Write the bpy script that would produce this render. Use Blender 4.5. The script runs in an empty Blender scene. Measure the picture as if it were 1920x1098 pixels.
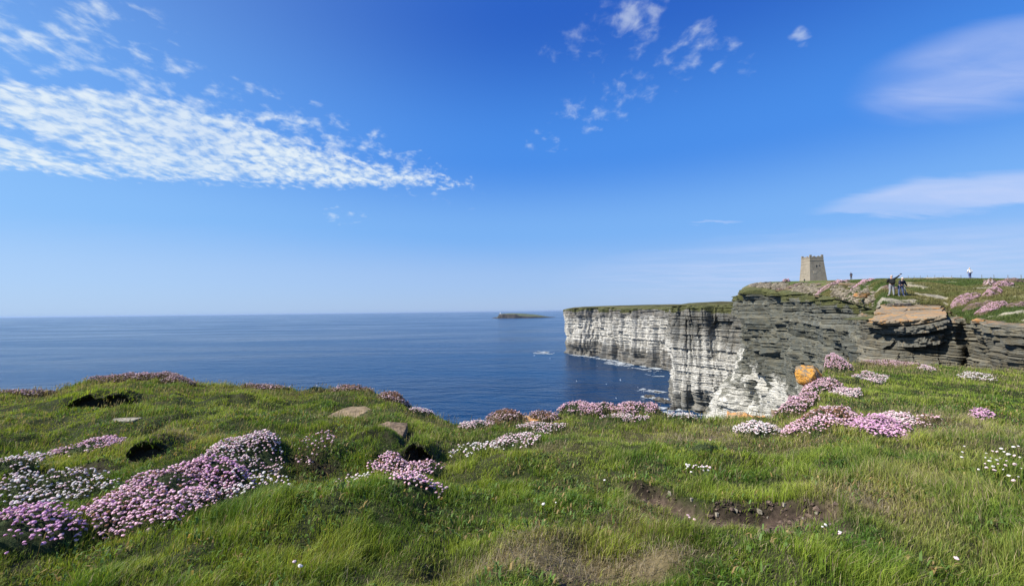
import bpy, bmesh, math, random
import numpy as np
from mathutils import Vector, Matrix

S = bpy.context.scene
COL = S.collection
RNG = np.random.default_rng(7)
random.seed(7)
R = math.radians
SEA = -70.0

# ------------------------------------------------------------------ camera
F = 805.0
PITCH = math.atan(34.5 / F)
ROLL = R(0.65)
fw = np.array([0, math.cos(PITCH), math.sin(PITCH)])
r0 = np.array([1.0, 0, 0])
u0 = np.cross(r0, fw)
rt = r0 * math.cos(ROLL) - u0 * math.sin(ROLL)
up = u0 * math.cos(ROLL) + r0 * math.sin(ROLL)
cam = bpy.data.cameras.new('camera')
cam.sensor_width = 36.0
cam.lens = 36.0 * F / 1920.0
cam.clip_start = 0.05
cam.clip_end = 200000
camo = bpy.data.objects.new('camera', cam)
COL.objects.link(camo)
M = Matrix(((rt[0], up[0], -fw[0], 0), (rt[1], up[1], -fw[1], 0), (rt[2], up[2], -fw[2], 0), (0, 0, 0, 1)))
camo.matrix_world = M
S.camera = camo


def ray(px, py):
    d = F * fw + (px - 960.0) * rt + (549.0 - py) * up
    return d / d[1]


def at(px, py, depth):
    return ray(px, py) * depth


def slope(px, py):
    return ray(px, py)[2]


# ------------------------------------------------------------------ noise
def _h(ix, iy, iz, seed):
    n = (ix.astype(np.int64) * 374761393 + iy.astype(np.int64) * 668265263 + iz.astype(np.int64) * 2147483647 + seed * 974634777) & 0xFFFFFFFF
    n = ((n ^ (n >> 13)) * 1274126177) & 0xFFFFFFFF
    n = n ^ (n >> 16)
    return (n & 0xFFFFFF) / float(0xFFFFFF)


def hash2(a, b, seed=0):
    a = np.asarray(a); b = np.asarray(b)
    return _h(a, b, np.zeros_like(a), seed)


def vnoise(x, y, seed=0):
    x = np.asarray(x, float); y = np.asarray(y, float)
    ix = np.floor(x); iy = np.floor(y)
    fx = x - ix; fy = y - iy
    fx = fx * fx * fx * (fx * (fx * 6 - 15) + 10); fy = fy * fy * fy * (fy * (fy * 6 - 15) + 10)
    a = hash2(ix, iy, seed); b = hash2(ix + 1, iy, seed)
    c = hash2(ix, iy + 1, seed); d = hash2(ix + 1, iy + 1, seed)
    return (a + (b - a) * fx) * (1 - fy) + (c + (d - c) * fx) * fy


def fbm(x, y, oct=4, seed=0, gain=0.5):
    s = 0; a = 1; t = 0
    for o in range(oct):
        s = s + a * vnoise(x * (2 ** o) + 17.3 * o, y * (2 ** o) - 9.1 * o, seed + o)
        t += a; a *= gain
    return s / t * 2 - 1          # about -1..1


def sstep(a, b, x):
    t = np.clip((np.asarray(x, float) - a) / (b - a), 0, 1)
    return t * t * (3 - 2 * t)


# ------------------------------------------------------------------ mesh helpers
def link(o, parent=None):
    COL.objects.link(o)
    if parent is not None:
        o.parent = parent
    return o


def tag(o, label=None, cat=None, group=None, kind=None):
    if label: o['label'] = label
    if cat: o['category'] = cat
    if group: o['group'] = group
    if kind: o['kind'] = kind
    return o


def empty(name, loc=(0, 0, 0), rz=0.0):
    o = bpy.data.objects.new(name, None)
    o.empty_display_size = 0.2
    o.location = loc
    o.rotation_euler = (0, 0, rz)
    COL.objects.link(o)
    return o


def np_mesh(name, verts, faces, mat=None, cols=None, attrs=None, smooth=False, parent=None):
    """faces: list of (n,k) int arrays"""
    me = bpy.data.meshes.new(name)
    verts = np.asarray(verts, np.float32)
    me.vertices.add(len(verts))
    me.vertices.foreach_set('co', verts.ravel())
    if not isinstance(faces, list): faces = [faces]
    faces = [np.asarray(f, np.int32) for f in faces if len(f)]
    nl = sum(f.size for f in faces); nf = sum(len(f) for f in faces)
    me.loops.add(nl); me.polygons.add(nf)
    me.loops.foreach_set('vertex_index', np.concatenate([f.ravel() for f in faces]))
    starts = []; c = 0
    for f in faces:
        starts.append(c + np.arange(len(f)) * f.shape[1]); c += f.size
    me.polygons.foreach_set('loop_start', np.concatenate(starts).astype(np.int32))
    if smooth:
        me.polygons.foreach_set('use_smooth', np.ones(nf, bool))
    else:
        me.polygons.foreach_set('use_smooth', np.zeros(nf, bool))
    if cols is not None:
        a = me.attributes.new('Col', 'FLOAT_COLOR', 'POINT')
        c4 = np.ones((len(verts), 4), np.float32); c4[:, :3] = cols
        a.data.foreach_set('color', c4.ravel())
    if attrs:
        for k, v in attrs.items():
            a = me.attributes.new(k, 'FLOAT', 'POINT')
            a.data.foreach_set('value', np.asarray(v, np.float32).ravel())
    me.update(calc_edges=True)
    me.validate()
    o = bpy.data.objects.new(name, me)
    if mat: me.materials.append(mat)
    return link(o, parent)


def grid_faces(nr, nc):
    i = np.arange(nr - 1)[:, None] * nc + np.arange(nc - 1)[None, :]
    i = i.ravel()
    return np.stack([i, i + 1, i + nc + 1, i + nc], 1)


class MB:
    """collects simple shapes into one bmesh"""
    def __init__(s): s.bm = bmesh.new()

    def box(s, c, d, rz=0, taper=1.0, rx=0, ry=0):
        m = Matrix.Translation(c) @ Matrix.Rotation(rz, 4, 'Z') @ Matrix.Rotation(rx, 4, 'X') @ Matrix.Rotation(ry, 4, 'Y')
        vs = []
        for z in (-.5, .5):
            k = taper if z > 0 else 1
            for x, y in ((-.5, -.5), (.5, -.5), (.5, .5), (-.5, .5)):
                vs.append(s.bm.verts.new(m @ Vector((x * d[0] * k, y * d[1] * k, z * d[2]))))
        for f in ((0, 3, 2, 1), (4, 5, 6, 7), (0, 1, 5, 4), (1, 2, 6, 5), (2, 3, 7, 6), (3, 0, 4, 7)):
            s.bm.faces.new([vs[i] for i in f])
        return s

    def tube(s, pts, rad, n=6):
        rings = []
        pts = [Vector(p) for p in pts]
        if not isinstance(rad, (list, tuple)): rad = [rad] * len(pts)
        for i, p in enumerate(pts):
            d = (pts[min(i + 1, len(pts) - 1)] - pts[max(i - 1, 0)]).normalized()
            a = d.cross(Vector((0.3, 0.2, 1)) if abs(d.z) < .9 else Vector((1, 0, 0))).normalized()
            b = d.cross(a)
            rings.append([s.bm.verts.new(p + (a * math.cos(2 * math.pi * k / n) + b * math.sin(2 * math.pi * k / n)) * rad[i]) for k in range(n)])
        for i in range(len(rings) - 1):
            for k in range(n):
                s.bm.faces.new((rings[i][k], rings[i][(k + 1) % n], rings[i + 1][(k + 1) % n], rings[i + 1][k]))
        s.bm.faces.new(rings[0][::-1]); s.bm.faces.new(rings[-1])
        return s

    def sphere(s, c, r, sub=2, sc=(1, 1, 1)):
        q = bmesh.ops.create_icosphere(s.bm, subdivisions=sub, radius=r)
        for v in q['verts']:
            v.co = Vector((v.co.x * sc[0], v.co.y * sc[1], v.co.z * sc[2])) + Vector(c)
        return s

    def build(s, name, mat, parent=None, smooth=False, bevel=0):
        if bevel:
            bmesh.ops.bevel(s.bm, geom=s.bm.edges[:], offset=bevel, segments=1, affect='EDGES')
        bmesh.ops.recalc_face_normals(s.bm, faces=s.bm.faces[:])
        me = bpy.data.meshes.new(name)
        s.bm.to_mesh(me); s.bm.free()
        if smooth:
            for p in me.polygons: p.use_smooth = True
        if mat: me.materials.append(mat)
        return link(bpy.data.objects.new(name, me), parent)


# ------------------------------------------------------------------ node helpers
class NT:
    def __init__(s, tree): s.t = tree; s.n = tree.nodes; s.l = tree.links

    def node(s, kind, **kw):
        n = s.n.new(kind)
        for k, v in kw.items():
            if k == 'ins':
                for a, b in v.items(): s.put(n, a, b)
            else: setattr(n, k, v)
        return n

    def put(s, n, a, b):
        sock = n.inputs[a]
        if isinstance(b, bpy.types.NodeSocket): s.l.new(b, sock)
        else: sock.default_value = b

    def math(s, op, a, b=0.0, c=0.0, clamp=False):
        n = s.n.new('ShaderNodeMath'); n.operation = op; n.use_clamp = clamp
        s.put(n, 0, a); s.put(n, 1, b); s.put(n, 2, c)
        return n.outputs[0]

    def mix(s, f, a, b, mode='MIX'):
        n = s.n.new('ShaderNodeMix'); n.data_type = 'RGBA'; n.blend_type = mode
        s.put(n, 0, f); s.put(n, 6, a if not isinstance(a, tuple) else (*a, 1)); s.put(n, 7, b if not isinstance(b, tuple) else (*b, 1))
        return n.outputs[2]

    def rng(s, v, a, b, c=0.0, d=1.0, smooth=True):
        n = s.n.new('ShaderNodeMapRange')
        n.interpolation_type = 'SMOOTHSTEP' if smooth else 'LINEAR'
        s.put(n, 0, v); s.put(n, 1, a); s.put(n, 2, b); s.put(n, 3, c); s.put(n, 4, d)
        return n.outputs[0]

    def noise(s, vec, scale, detail=4, rough=0.55, dist=0.0):
        n = s.n.new('ShaderNodeTexNoise')
        s.put(n, 'Vector', vec); s.put(n, 'Scale', scale); s.put(n, 'Detail', detail); s.put(n, 'Roughness', rough); s.put(n, 'Distortion', dist)
        return n.outputs[0]

    def mapping(s, vec, scale=(1, 1, 1), rot=(0, 0, 0), loc=(0, 0, 0)):
        n = s.n.new('ShaderNodeMapping')
        s.put(n, 0, vec); s.put(n, 'Location', loc); s.put(n, 'Rotation', rot); s.put(n, 'Scale', scale)
        return n.outputs[0]

    def attr(s, name, out=2):
        n = s.n.new('ShaderNodeAttribute'); n.attribute_name = name
        return n.outputs[out]      # 0 color 2 fac

    def pos(s):
        return s.n.new('ShaderNodeNewGeometry').outputs['Position']


def new_mat(name):
    m = bpy.data.materials.new(name); m.use_nodes = True
    t = NT(m.node_tree)
    b = m.node_tree.nodes['Principled BSDF']
    return m, t, b


def simple_mat(name, col, rough=0.7, var=0.15, scale=20, bump=0.0, metal=0.0):
    m, t, b = new_mat(name)
    tc = t.n.new('ShaderNodeTexCoord').outputs['Object']
    nz = t.noise(tc, scale, 5)
    k = t.rng(nz, .3, .7, 1 - var, 1 + var)
    c = t.n.new('ShaderNodeVectorMath'); c.operation = 'SCALE'
    c.inputs[0].default_value = col
    t.l.new(k, c.inputs['Scale'])
    t.l.new(c.outputs[0], b.inputs['Base Color'])
    b.inputs['Roughness'].default_value = rough
    b.inputs['Metallic'].default_value = metal
    b.inputs['Specular IOR Level'].default_value = 0.25
    if bump:
        bp = t.node('ShaderNodeBump', ins={'Height': nz, 'Strength': bump, 'Distance': 0.02})
        t.l.new(bp.outputs[0], b.inputs['Normal'])
    return m


# ------------------------------------------------------------------ light + sky
SUN_AZ = R(-103)      # clockwise from +Y ; negative = to the left, a little behind
SUN_EL = R(43)
sd = Vector((math.sin(SUN_AZ) * math.cos(SUN_EL), math.cos(SUN_AZ) * math.cos(SUN_EL), math.sin(SUN_EL)))
sun = bpy.data.lights.new('sun', 'SUN')
sun.energy = 4.3; sun.angle = R(0.5); sun.color = (1.0, 0.955, 0.88)
suno = bpy.data.objects.new('sun', sun); COL.objects.link(suno)
suno.rotation_euler = sd.to_track_quat('Z', 'Y').to_euler()

W = bpy.data.worlds.new('World'); S.world = W
W.use_nodes = True
t = NT(W.node_tree)
bg = W.node_tree.nodes['Background']
sky = t.n.new('ShaderNodeTexSky')
sky.sky_type = 'NISHITA'; sky.sun_disc = False
sky.sun_elevation = SUN_EL
sky.sun_rotation = SUN_AZ
sky.altitude = 80; sky.air_density = 1.0; sky.dust_density = 0.6; sky.ozone_density = 3.0
gen = t.n.new('ShaderNodeTexCoord').outputs['Generated']
sep = t.n.new('ShaderNodeSeparateXYZ'); t.l.new(gen, sep.inputs[0])
dx, dy, dz = sep.outputs
yy = t.math('MAXIMUM', dy, 0.02)
U = t.math('DIVIDE', dx, yy)          # direction of view east-west over north
V = t.math('DIVIDE', dz, yy)          # height over north
zz = t.math('MAXIMUM', dz, 0.015)
cxy = t.n.new('ShaderNodeCombineXYZ')
t.l.new(t.math('DIVIDE', dx, zz), cxy.inputs[0]); t.l.new(t.math('DIVIDE', dy, zz), cxy.inputs[1])
PL = cxy.outputs[0]                   # a point on a flat cloud deck
front = t.rng(dy, 0.03, 0.12)


def UV_(px, py):
    d = ray(px, py); return d[0], d[2]


def curve(pts, inp):
    """piecewise curve v(u) through pixel points, as a float curve"""
    n = t.n.new('ShaderNodeFloatCurve')
    uv = [UV_(*p) for p in pts]
    c = n.mapping.curves[0]
    xs = [((u + 2) / 4, v / 1.0) for u, v in uv]
    c.points[0].location = (0, xs[0][1]); c.points[1].location = (1, xs[-1][1])
    for x, y in xs: c.points.new(x, y)
    for p in c.points: p.handle_type = 'VECTOR'
    n.mapping.use_clip = False
    n.mapping.update()
    n.inputs[0].default_value = 1
    t.l.new(t.math('MULTIPLY_ADD', inp, 0.25, 0.5), n.inputs['Value'])
    return n.outputs[0]


def blob(px, py, wx, wy, ang=0.0):
    """soft elliptical region of the sky round a direction"""
    u, v = UV_(px, py); rx = wx / F; ry = wy / F
    du = t.math('SUBTRACT', U, u); dv = t.math('SUBTRACT', V, v)
    ca, sa = math.cos(ang), math.sin(ang)
    a = t.math('ADD', t.math('MULTIPLY', du, ca), t.math('MULTIPLY', dv, sa))
    b = t.math('SUBTRACT', t.math('MULTIPLY', dv, ca), t.math('MULTIPLY', du, sa))
    a = t.math('MULTIPLY', a, 1 / rx); b = t.math('MULTIPLY', b, 1 / ry)
    d = t.math('ADD', t.math('MULTIPLY', a, a), t.math('MULTIPLY', b, b))
    return t.math('SUBTRACT', 1.0, d, clamp=True)


def mx(*a):
    r = a[0]
    for b in a[1:]: r = t.math('MAXIMUM', r, b)
    return r


zc_ = t.math('ADD', t.math('MAXIMUM', dz, 0.0), 0.16)
cx2 = t.n.new('ShaderNodeCombineXYZ')
t.l.new(t.math('DIVIDE', dx, zc_), cx2.inputs[0]); t.l.new(t.math('DIVIDE', dy, zc_), cx2.inputs[1])
P3 = cx2.outputs[0]
warp = t.noise(t.mapping(PL, (1.2, 1.2, 1)), 1.0, 3)
puff = t.noise(t.mapping(P3, (24, 19, 1)), 1.0, 4, 0.55, 0.25)
puffb = t.noise(t.mapping(P3, (12, 9.5, 1), (0, 0, 0), (5, 3, 0)), 1.0, 4, 0.5, 0.35)
smooth_n = t.noise(t.mapping(PL, (0.5, 0.9, 1), (0, 0, R(-30)), (3, 1, 0)), 1.0, 4, 0.5, 0.5)
# the long mackerel band: between an upper and a lower outline
lo = curve([(-400, 300), (0, 335), (150, 350), (300, 358), (570, 368), (880, 372), (930, 366), (1100, 366)], U)
hi = curve([(-400, 110), (0, 138), (250, 160), (420, 195), (560, 245), (700, 292), (850, 322), (930, 338), (1100, 352)], U)
wv = t.math('MULTIPLY_ADD', warp, 0.06, -0.03)
Vw = t.math('ADD', V, wv)
e1 = t.rng(t.math('SUBTRACT', V, lo), -0.005, 0.05)
e2 = t.rng(t.math('SUBTRACT', hi, Vw), -0.035, 0.055)
band = t.math('MULTIPLY', e1, e2)
band = t.math('MULTIPLY', band, t.rng(U, -0.035, -0.10, 0.0, 1.0))
gap = t.math('MULTIPLY', blob(60, 262, 260, 20, R(-20)), 0.5)
band = t.math('SUBTRACT', band, gap, clamp=True)
pm = t.math('MULTIPLY_ADD', puff, .65, t.math('MULTIPLY', puffb, .35))
m1 = t.math('MULTIPLY', t.rng(t.math('ADD', pm, t.math('MULTIPLY_ADD', band, 0.40, -0.33)), 0.33, 0.66), t.rng(band, 0.0, 0.25))
# loose puffs
reg = mx(blob(60, 60, 340, 130, R(-10)), t.math('MULTIPLY', blob(300, 180, 330, 80, R(-20)), 0.8), t.math('MULTIPLY', blob(560, 240, 420, 70, R(-22)), 0.85),
         blob(1190, 30, 110, 90), t.math('MULTIPLY', blob(1290, 90, 130, 75), .9), t.math('MULTIPLY', blob(1100, 90, 130, 70), .75),
         t.math('MULTIPLY', blob(1110, 215, 110, 50), .8), t.math('MULTIPLY', blob(1020, 265, 70, 30), .7), t.math('MULTIPLY', blob(1180, 160, 110, 50), .6),
         t.math('MULTIPLY', blob(1400, 115, 60, 40), .7), t.math('MULTIPLY', blob(1500, 72, 30, 30), .9), t.math('MULTIPLY', blob(650, 400, 80, 30), .55))
m2 = t.math('MULTIPLY', t.rng(t.math('ADD', t.math('MULTIPLY_ADD', puffb, 0.6, t.math('MULTIPLY', puff, 0.4)), t.math('MULTIPLY', reg, 0.20)), 0.60, 0.90), t.rng(reg, 0, 0.35))
m1 = t.math('MULTIPLY', m1, t.rng(warp, .3, .65, .70, 1.0))
m2 = t.math('MULTIPLY', m2, t.rng(U, -0.1, 0.1, 0.85, 0.50))
# soft veils on the right
n_s = t.rng(smooth_n, .30, .70, .25, 1.15)
fine_s = t.noise(t.mapping(P3, (2.2, 7, 1), (0, 0, R(-12)), (1, 1, 0)), 1.0, 5, 0.6, 0.8)
n_s = t.math('MULTIPLY', n_s, t.rng(fine_s, .3, .7, .65, 1.1))
WW = t.math('MULTIPLY_ADD', fine_s, .05, -.025)
V = t.math('ADD', V, WW)
v1 = t.math('MULTIPLY', t.math('MULTIPLY', t.rng(blob(1880, 125, 330, 105, R(12)), 0.0, 0.9), n_s), 0.60)
lo2 = curve([(1300, 404), (1490, 404), (1600, 411), (1760, 412), (1920, 388), (2200, 360)], U)
hi2 = curve([(1300, 404), (1480, 403), (1600, 362), (1720, 326), (1920, 314), (2200, 300)], U)
v2 = t.math('MULTIPLY', t.rng(t.math('SUBTRACT', V, lo2), 0.0, 0.018), t.rng(t.math('SUBTRACT', hi2, V), -0.005, 0.03))
v2 = t.math('MULTIPLY', t.math('MULTIPLY', v2, t.rng(U, 0.64, 0.80)), t.math('MULTIPLY_ADD', n_s, 0.35, 0.28))
v3 = t.math('MULTIPLY', blob(1343, 417, 58, 3.5), 0.30)
v4 = t.math('MULTIPLY', t.math('MULTIPLY', blob(1640, 490, 620, 75, R(3)), n_s), 0.42)
v5 = t.math('MULTIPLY', blob(100, 520, 900, 110), 0.10)
cl = mx(m1, m2)
cl = t.math('MULTIPLY', cl, front)
veil = t.math('MULTIPLY', mx(v1, v2, v3, v4, v5), front)
SKYGAIN = 1.0
# colour of the clear sky by height, paler towards the sun and the horizon
el = t.math('ARCSINE', dz)
rmp = t.n.new('ShaderNodeValToRGB')
rmp.color_ramp.interpolation = 'EASE'
stops = [(0.0, (1.95, 2.85, 4.55)), (0.045, (1.75, 2.75, 4.75)), (0.115, (1.05, 2.40, 4.95)), (0.22, (.36, 1.50, 4.6)), (0.40, (.12, .66, 3.2)), (0.75, (.09, .45, 2.3)), (1.0, (.10, .42, 2.0))]
while len(rmp.color_ramp.elements) < len(stops): rmp.color_ramp.elements.new(.5)
for e_, (p_, c_) in zip(rmp.color_ramp.elements, stops): e_.position = p_; e_.color = (*c_, 1)
t.l.new(t.math('DIVIDE', t.math('MAXIMUM', el, 0.0), math.pi / 2), rmp.inputs[0])
sunside = t.math('ADD', t.math('MULTIPLY', dx, sd.x / math.cos(SUN_EL)), t.math('MULTIPLY', dy, sd.y / math.cos(SUN_EL)))
pale = t.mix(t.rng(sunside, -.25, .9, 0.0, .44), rmp.outputs[0], (1.9, 3.5, 5.4))
hs = t.node('ShaderNodeHueSaturation', ins={'Color': sky.outputs[0], 'Saturation': 1.25, 'Value': 1.0, 'Hue': 0.505})
gm = t.node('ShaderNodeGamma', ins={'Color': hs.outputs[0], 'Gamma': 1.0})
clear = t.mix(0.88, gm.outputs[0], pale)
c1 = t.mix(veil, clear, (3.5, 3.9, 5.3))
ccol = t.mix(t.rng(t.math('MULTIPLY_ADD', puff, .6, t.math('MULTIPLY', puffb, .4)), .36, .62), (3.3, 4.15, 5.0), (4.7, 5.15, 5.35))
c2 = t.mix(t.math('MULTIPLY', cl, 0.93), c1, ccol)
t.l.new(c2, bg.inputs[0])
bg.inputs[1].default_value = 0.1

S.view_settings.view_transform = 'Standard'
S.view_settings.look = 'None'
S.view_settings.exposure = 0.85
S.view_settings.gamma = 1.0
S.cycles.max_bounces = 8
S.cycles.diffuse_bounces = 3
S.cycles.glossy_bounces = 3
S.cycles.transmission_bounces = 4
S.cycles.transparent_max_bounces = 6
S.cycles.sample_clamp_indirect = 4
S.cycles.use_denoising = True


# ------------------------------------------------------------------ materials
def rock_mat(name, dark, light, layer, bump_d, guano_scale=0.5, streak=True):
    m, t, b = new_mat(name)
    P = t.pos()
    bed = t.attr('bed')
    Pz = t.mapping(P, (1 / layer * .12, 1 / layer * .12, 1 / layer))
    n1 = t.noise(Pz, 1.0, 6, 0.65)
    n2 = t.noise(P, 0.35 / layer, 5, 0.6)
    n3 = t.noise(P, 5 / layer, 4, 0.65)
    k = t.math('ADD', t.math('MULTIPLY', n1, .45), t.math('ADD', t.math('MULTIPLY', bed, .25), t.math('MULTIPLY', n3, .35)))
    c = t.mix(t.rng(k, .32, .78), dark, light)
    brown = t.mix(t.rng(n2, .35, .65), (1, 1, 1), (1.10, .99, .84) if layer < 1 else (1.06, .98, .88))
    c = t.mix(1.0, c, brown, 'MULTIPLY')
    # guano: runs down the face and lies on the ledges
    g = t.attr('guano')
    ns = t.noise(t.mapping(P, (guano_scale * 1.6, guano_scale * 1.6, guano_scale * .35)), 1.0, 5, .6)
    nh = t.noise(t.mapping(P, (guano_scale * .8, guano_scale * .8, guano_scale * 3.2)), 1.0, 5, .65)
    nm = t.noise(t.mapping(P, (.7 / layer, .7 / layer, 2.6 / layer)), 1.0, 3, .6)
    gm = t.math('ADD', t.math('ADD', t.math('MULTIPLY', ns, .18), t.math('MULTIPLY_ADD', nm, .54, t.math('MULTIPLY', nh, .40))), t.math('MULTIPLY_ADD', g, .62, -.62))
    gm = t.math('MULTIPLY_ADD', n3, .60, t.math('SUBTRACT', gm, .30))
    gmask = t.math('MULTIPLY', t.rng(gm, .36, .66), t.rng(g, 0.02, 0.3))
    c = t.mix(t.math('MULTIPLY', gmask, .92), c, t.mix(n3, (.48, .455, .39), (.88, .85, .77)))
    # dark damp streaks
    # lichen
    l = t.attr('lichen')
    lm = t.rng(t.math('ADD', t.math('MULTIPLY', t.noise(P, 1.6 / layer * .25, 5, .7), .7), l), .62, .95)
    lm = t.math('MULTIPLY', lm, t.rng(l, .02, .2))
    c = t.mix(t.math('MULTIPLY', lm, .85), c, t.mix(n3, (.50, .20, .04), (.60, .34, .12)))
    # turf hanging over the top
    v = t.attr('veg')
    vm = t.rng(t.math('ADD', t.math('MULTIPLY', n3, .5), t.math('MULTIPLY', v, 1.0)), .55, .85)
    vm = t.math('MULTIPLY', vm, t.rng(v, .02, .2))
    c = t.mix(vm, c, t.mix(t.noise(P, .8 / layer, 4), (.045, .062, .018), (.14, .13, .055)))
    t.l.new(c, b.inputs['Base Color'])
    b.inputs['Roughness'].default_value = 0.85
    b.inputs['Specular IOR Level'].default_value = 0.2
    hgt = t.math('ADD', t.math('MULTIPLY', n1, .7), t.math('MULTIPLY', n3, .5))
    bp = t.node('ShaderNodeBump', ins={'Height': hgt, 'Strength': 0.9, 'Distance': bump_d})
    t.l.new(bp.outputs[0], b.inputs['Normal'])
    return m


M_FAR = rock_mat('far_cliff_rock', (.06, .06, .055), (.36, .35, .32), 2.2, 1.8, 0.16)
M_MID = rock_mat('mid_cliff_rock', (.05, .053, .048), (.33, .325, .295), 1.2, 1.1, 0.26)
M_NEAR = rock_mat('near_cliff_rock', (.035, .042, .038), (.235, .24, .205), 0.45, 0.35, 0.4)
M_LEDGE = rock_mat('ledge_rock', (.05, .05, .043), (.25, .24, .19), 0.13, 0.08, 1.5)


def turf_mat(name, scale, sheet=False):
    m, t, b = new_mat(name)
    P = t.pos()
    col = t.attr('Col', 0)
    n = t.noise(P, scale, 6, .7)
    k = t.rng(n, .3, .7, .6, 1.35)
    c = t.n.new('ShaderNodeVectorMath'); c.operation = 'SCALE'
    t.l.new(col, c.inputs[0]); t.l.new(k, c.inputs['Scale'])
    t.l.new(c.outputs[0], b.inputs['Base Color'])
    b.inputs['Roughness'].default_value = .9
    b.inputs['Specular IOR Level'].default_value = .1
    bp = t.node('ShaderNodeBump', ins={'Height': n, 'Strength': .8, 'Distance': 0.6 / scale})
    t.l.new(bp.outputs[0], b.inputs['Normal'])
    return m


M_SOIL = turf_mat('soil_and_thatch', 30)
M_TURF = turf_mat('distant_turf', 2.2)
M_TURF_FAR = turf_mat('far_turf', 0.25)


def blade_mat(name, rough=.55, trans=.3):
    m, t, b = new_mat(name)
    col = t.attr('Col', 0)
    t.l.new(col, b.inputs['Base Color'])
    b.inputs['Roughness'].default_value = rough
    b.inputs['Specular IOR Level'].default_value = .3
    tr = t.node('ShaderNodeBsdfTranslucent', ins={'Color': t.mix(1.0, col, (1.35, 1.25, .8), 'MULTIPLY')})
    ms = t.node('ShaderNodeMixShader', ins={0: trans, 1: b.outputs[0], 2: tr.outputs[0]})
    out = [n for n in t.n if n.type == 'OUTPUT_MATERIAL'][0]
    t.l.new(ms.outputs[0], out.inputs[0])
    return m


M_BLADE = blade_mat('grass_blade', .55, .38)
M_PETAL = blade_mat('thrift_petal', .8, .25)
M_LEAF = blade_mat('thrift_leaf', .7, .15)


# ------------------------------------------------------------------ foreground turf height
EDGE = [(-500, 9.0, 748), (-200, 9.3, 744), (0, 9.8, 739), (90, 10.2, 738), (180, 11.2, 714), (330, 11.4, 706), (360, 11.2, 720), (460, 10.7, 724), (560, 10.4, 732), (620, 10.6, 726),
        (700, 10.2, 736), (745, 9.7, 748), (765, 9.4, 765), (800, 8.9, 779), (850, 8.4, 796), (900, 8.2, 796), (940, 8.4, 788), (990, 8.2, 788), (1030, 8.4, 786),
        (1065, 8.8, 768), (1150, 8.6, 768), (1230, 8.4, 772), (1260, 7.9, 782), (1350, 7.6, 787), (1430, 7.6, 787), (1470, 7.9, 778), (1500, 9.0, 752),
        (1530, 10.5, 716), (1550, 12.5, 690), (1575, 14.0, 679), (1650, 14.5, 681), (1750, 14.5, 685), (1850, 14.0, 692), (1920, 13.5, 699), (2100, 13.0, 705), (2600, 12.0, 712)]
_ea = np.array([ray(p, y)[0] for p, d, y in EDGE])
_ed = np.array([d for p, d, y in EDGE])
_ez = np.array([ray(p, y)[2] * d for p, d, y in EDGE])


def pxz(px, py, z=-1.66):
    r = ray(px, py); return r * (z / r[2])


SCAR = np.array([pxz(*p)[:2] for p in [(1165, 893), (1235, 903), (1290, 922), (1325, 942), (1420, 948), (1495, 952), (1555, 962), (1580, 990)]])


def seg_dist(x, y, pl):
    best = np.full(np.shape(x), 1e9); sgn = np.zeros(np.shape(x)); along = np.zeros(np.shape(x))
    L = 0
    for i in range(len(pl) - 1):
        a, b = pl[i], pl[i + 1]; d = b - a; l = np.hypot(*d)
        tt = np.clip(((x - a[0]) * d[0] + (y - a[1]) * d[1]) / l ** 2, 0, 1)
        ex = x - (a[0] + tt * d[0]); ey = y - (a[1] + tt * d[1])
        dd = np.hypot(ex, ey)
        s = np.sign(d[0] * ey - d[1] * ex)
        w = dd < best
        best = np.where(w, dd, best); sgn = np.where(w, s, sgn); along = np.where(w, L + tt * l, along)
        L += l
    return best * np.where(sgn == 0, 1, sgn), along, L


# hollows / humps on the turf: px, py, width px, depth m (in plan), height m
FEAT = [(190, 757, 110, .45, .14), (262, 850, 90, .25, .10), (700, 815, 70, .5, .10),
        (420, 800, 160, .8, .06), (60, 905, 150, .3, -.22), (700, 900, 120, .35, -.08), (560, 910, 110, .3, -.16), (400, 765, 80, .6, .10), (620, 880, 130, .35, -.12),
        (1120, 930, 60, .25, -.06), (960, 985, 150, .4, .05), (850, 1090, 70, .12, -.12), (1075, 1040, 60, .12, .07), (330, 1000, 250, .4, .05), (1600, 880, 250, 1.0, .10),
        (1250, 830, 260, .9, .08), (760, 965, 200, .4, .05), (1800, 1000, 200, .5, .06)]
# small turf steps whose bare face looks at the viewer: px, py, half width px, run m, half height m
STEP = [(190, 778, 66, .5, .15), (272, 880, 36, .4, .13), (785, 846, 26, .5, .20), (560, 880, 90, .5, .05), (400, 962, 90, .35, .05), (700, 838, 45, .4, .06), (1185, 925, 26, .25, .05), (20, 905, 40, .4, .07), (430, 770, 50, .4, .05)]
_S = []
for fx_, fy_, w_, dm_, h_ in STEP:
    c_ = pxz(fx_, fy_, -1.80); _S.append((c_[0], c_[1], w_ / F * c_[1], dm_, h_))
_F = []
for fx_, fy_, w_, dm_, h_ in FEAT:
    c_ = pxz(fx_, fy_, -1.75); _F.append((c_[0], c_[1], w_ / F * c_[1], dm_, h_))


def edge_of(x, y):
    a = x / np.maximum(y, 0.4)
    a = np.clip(a, _ea[0], _ea[-1])
    return np.interp(a, _ea, _ed), np.interp(a, _ea, _ez), a


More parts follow.
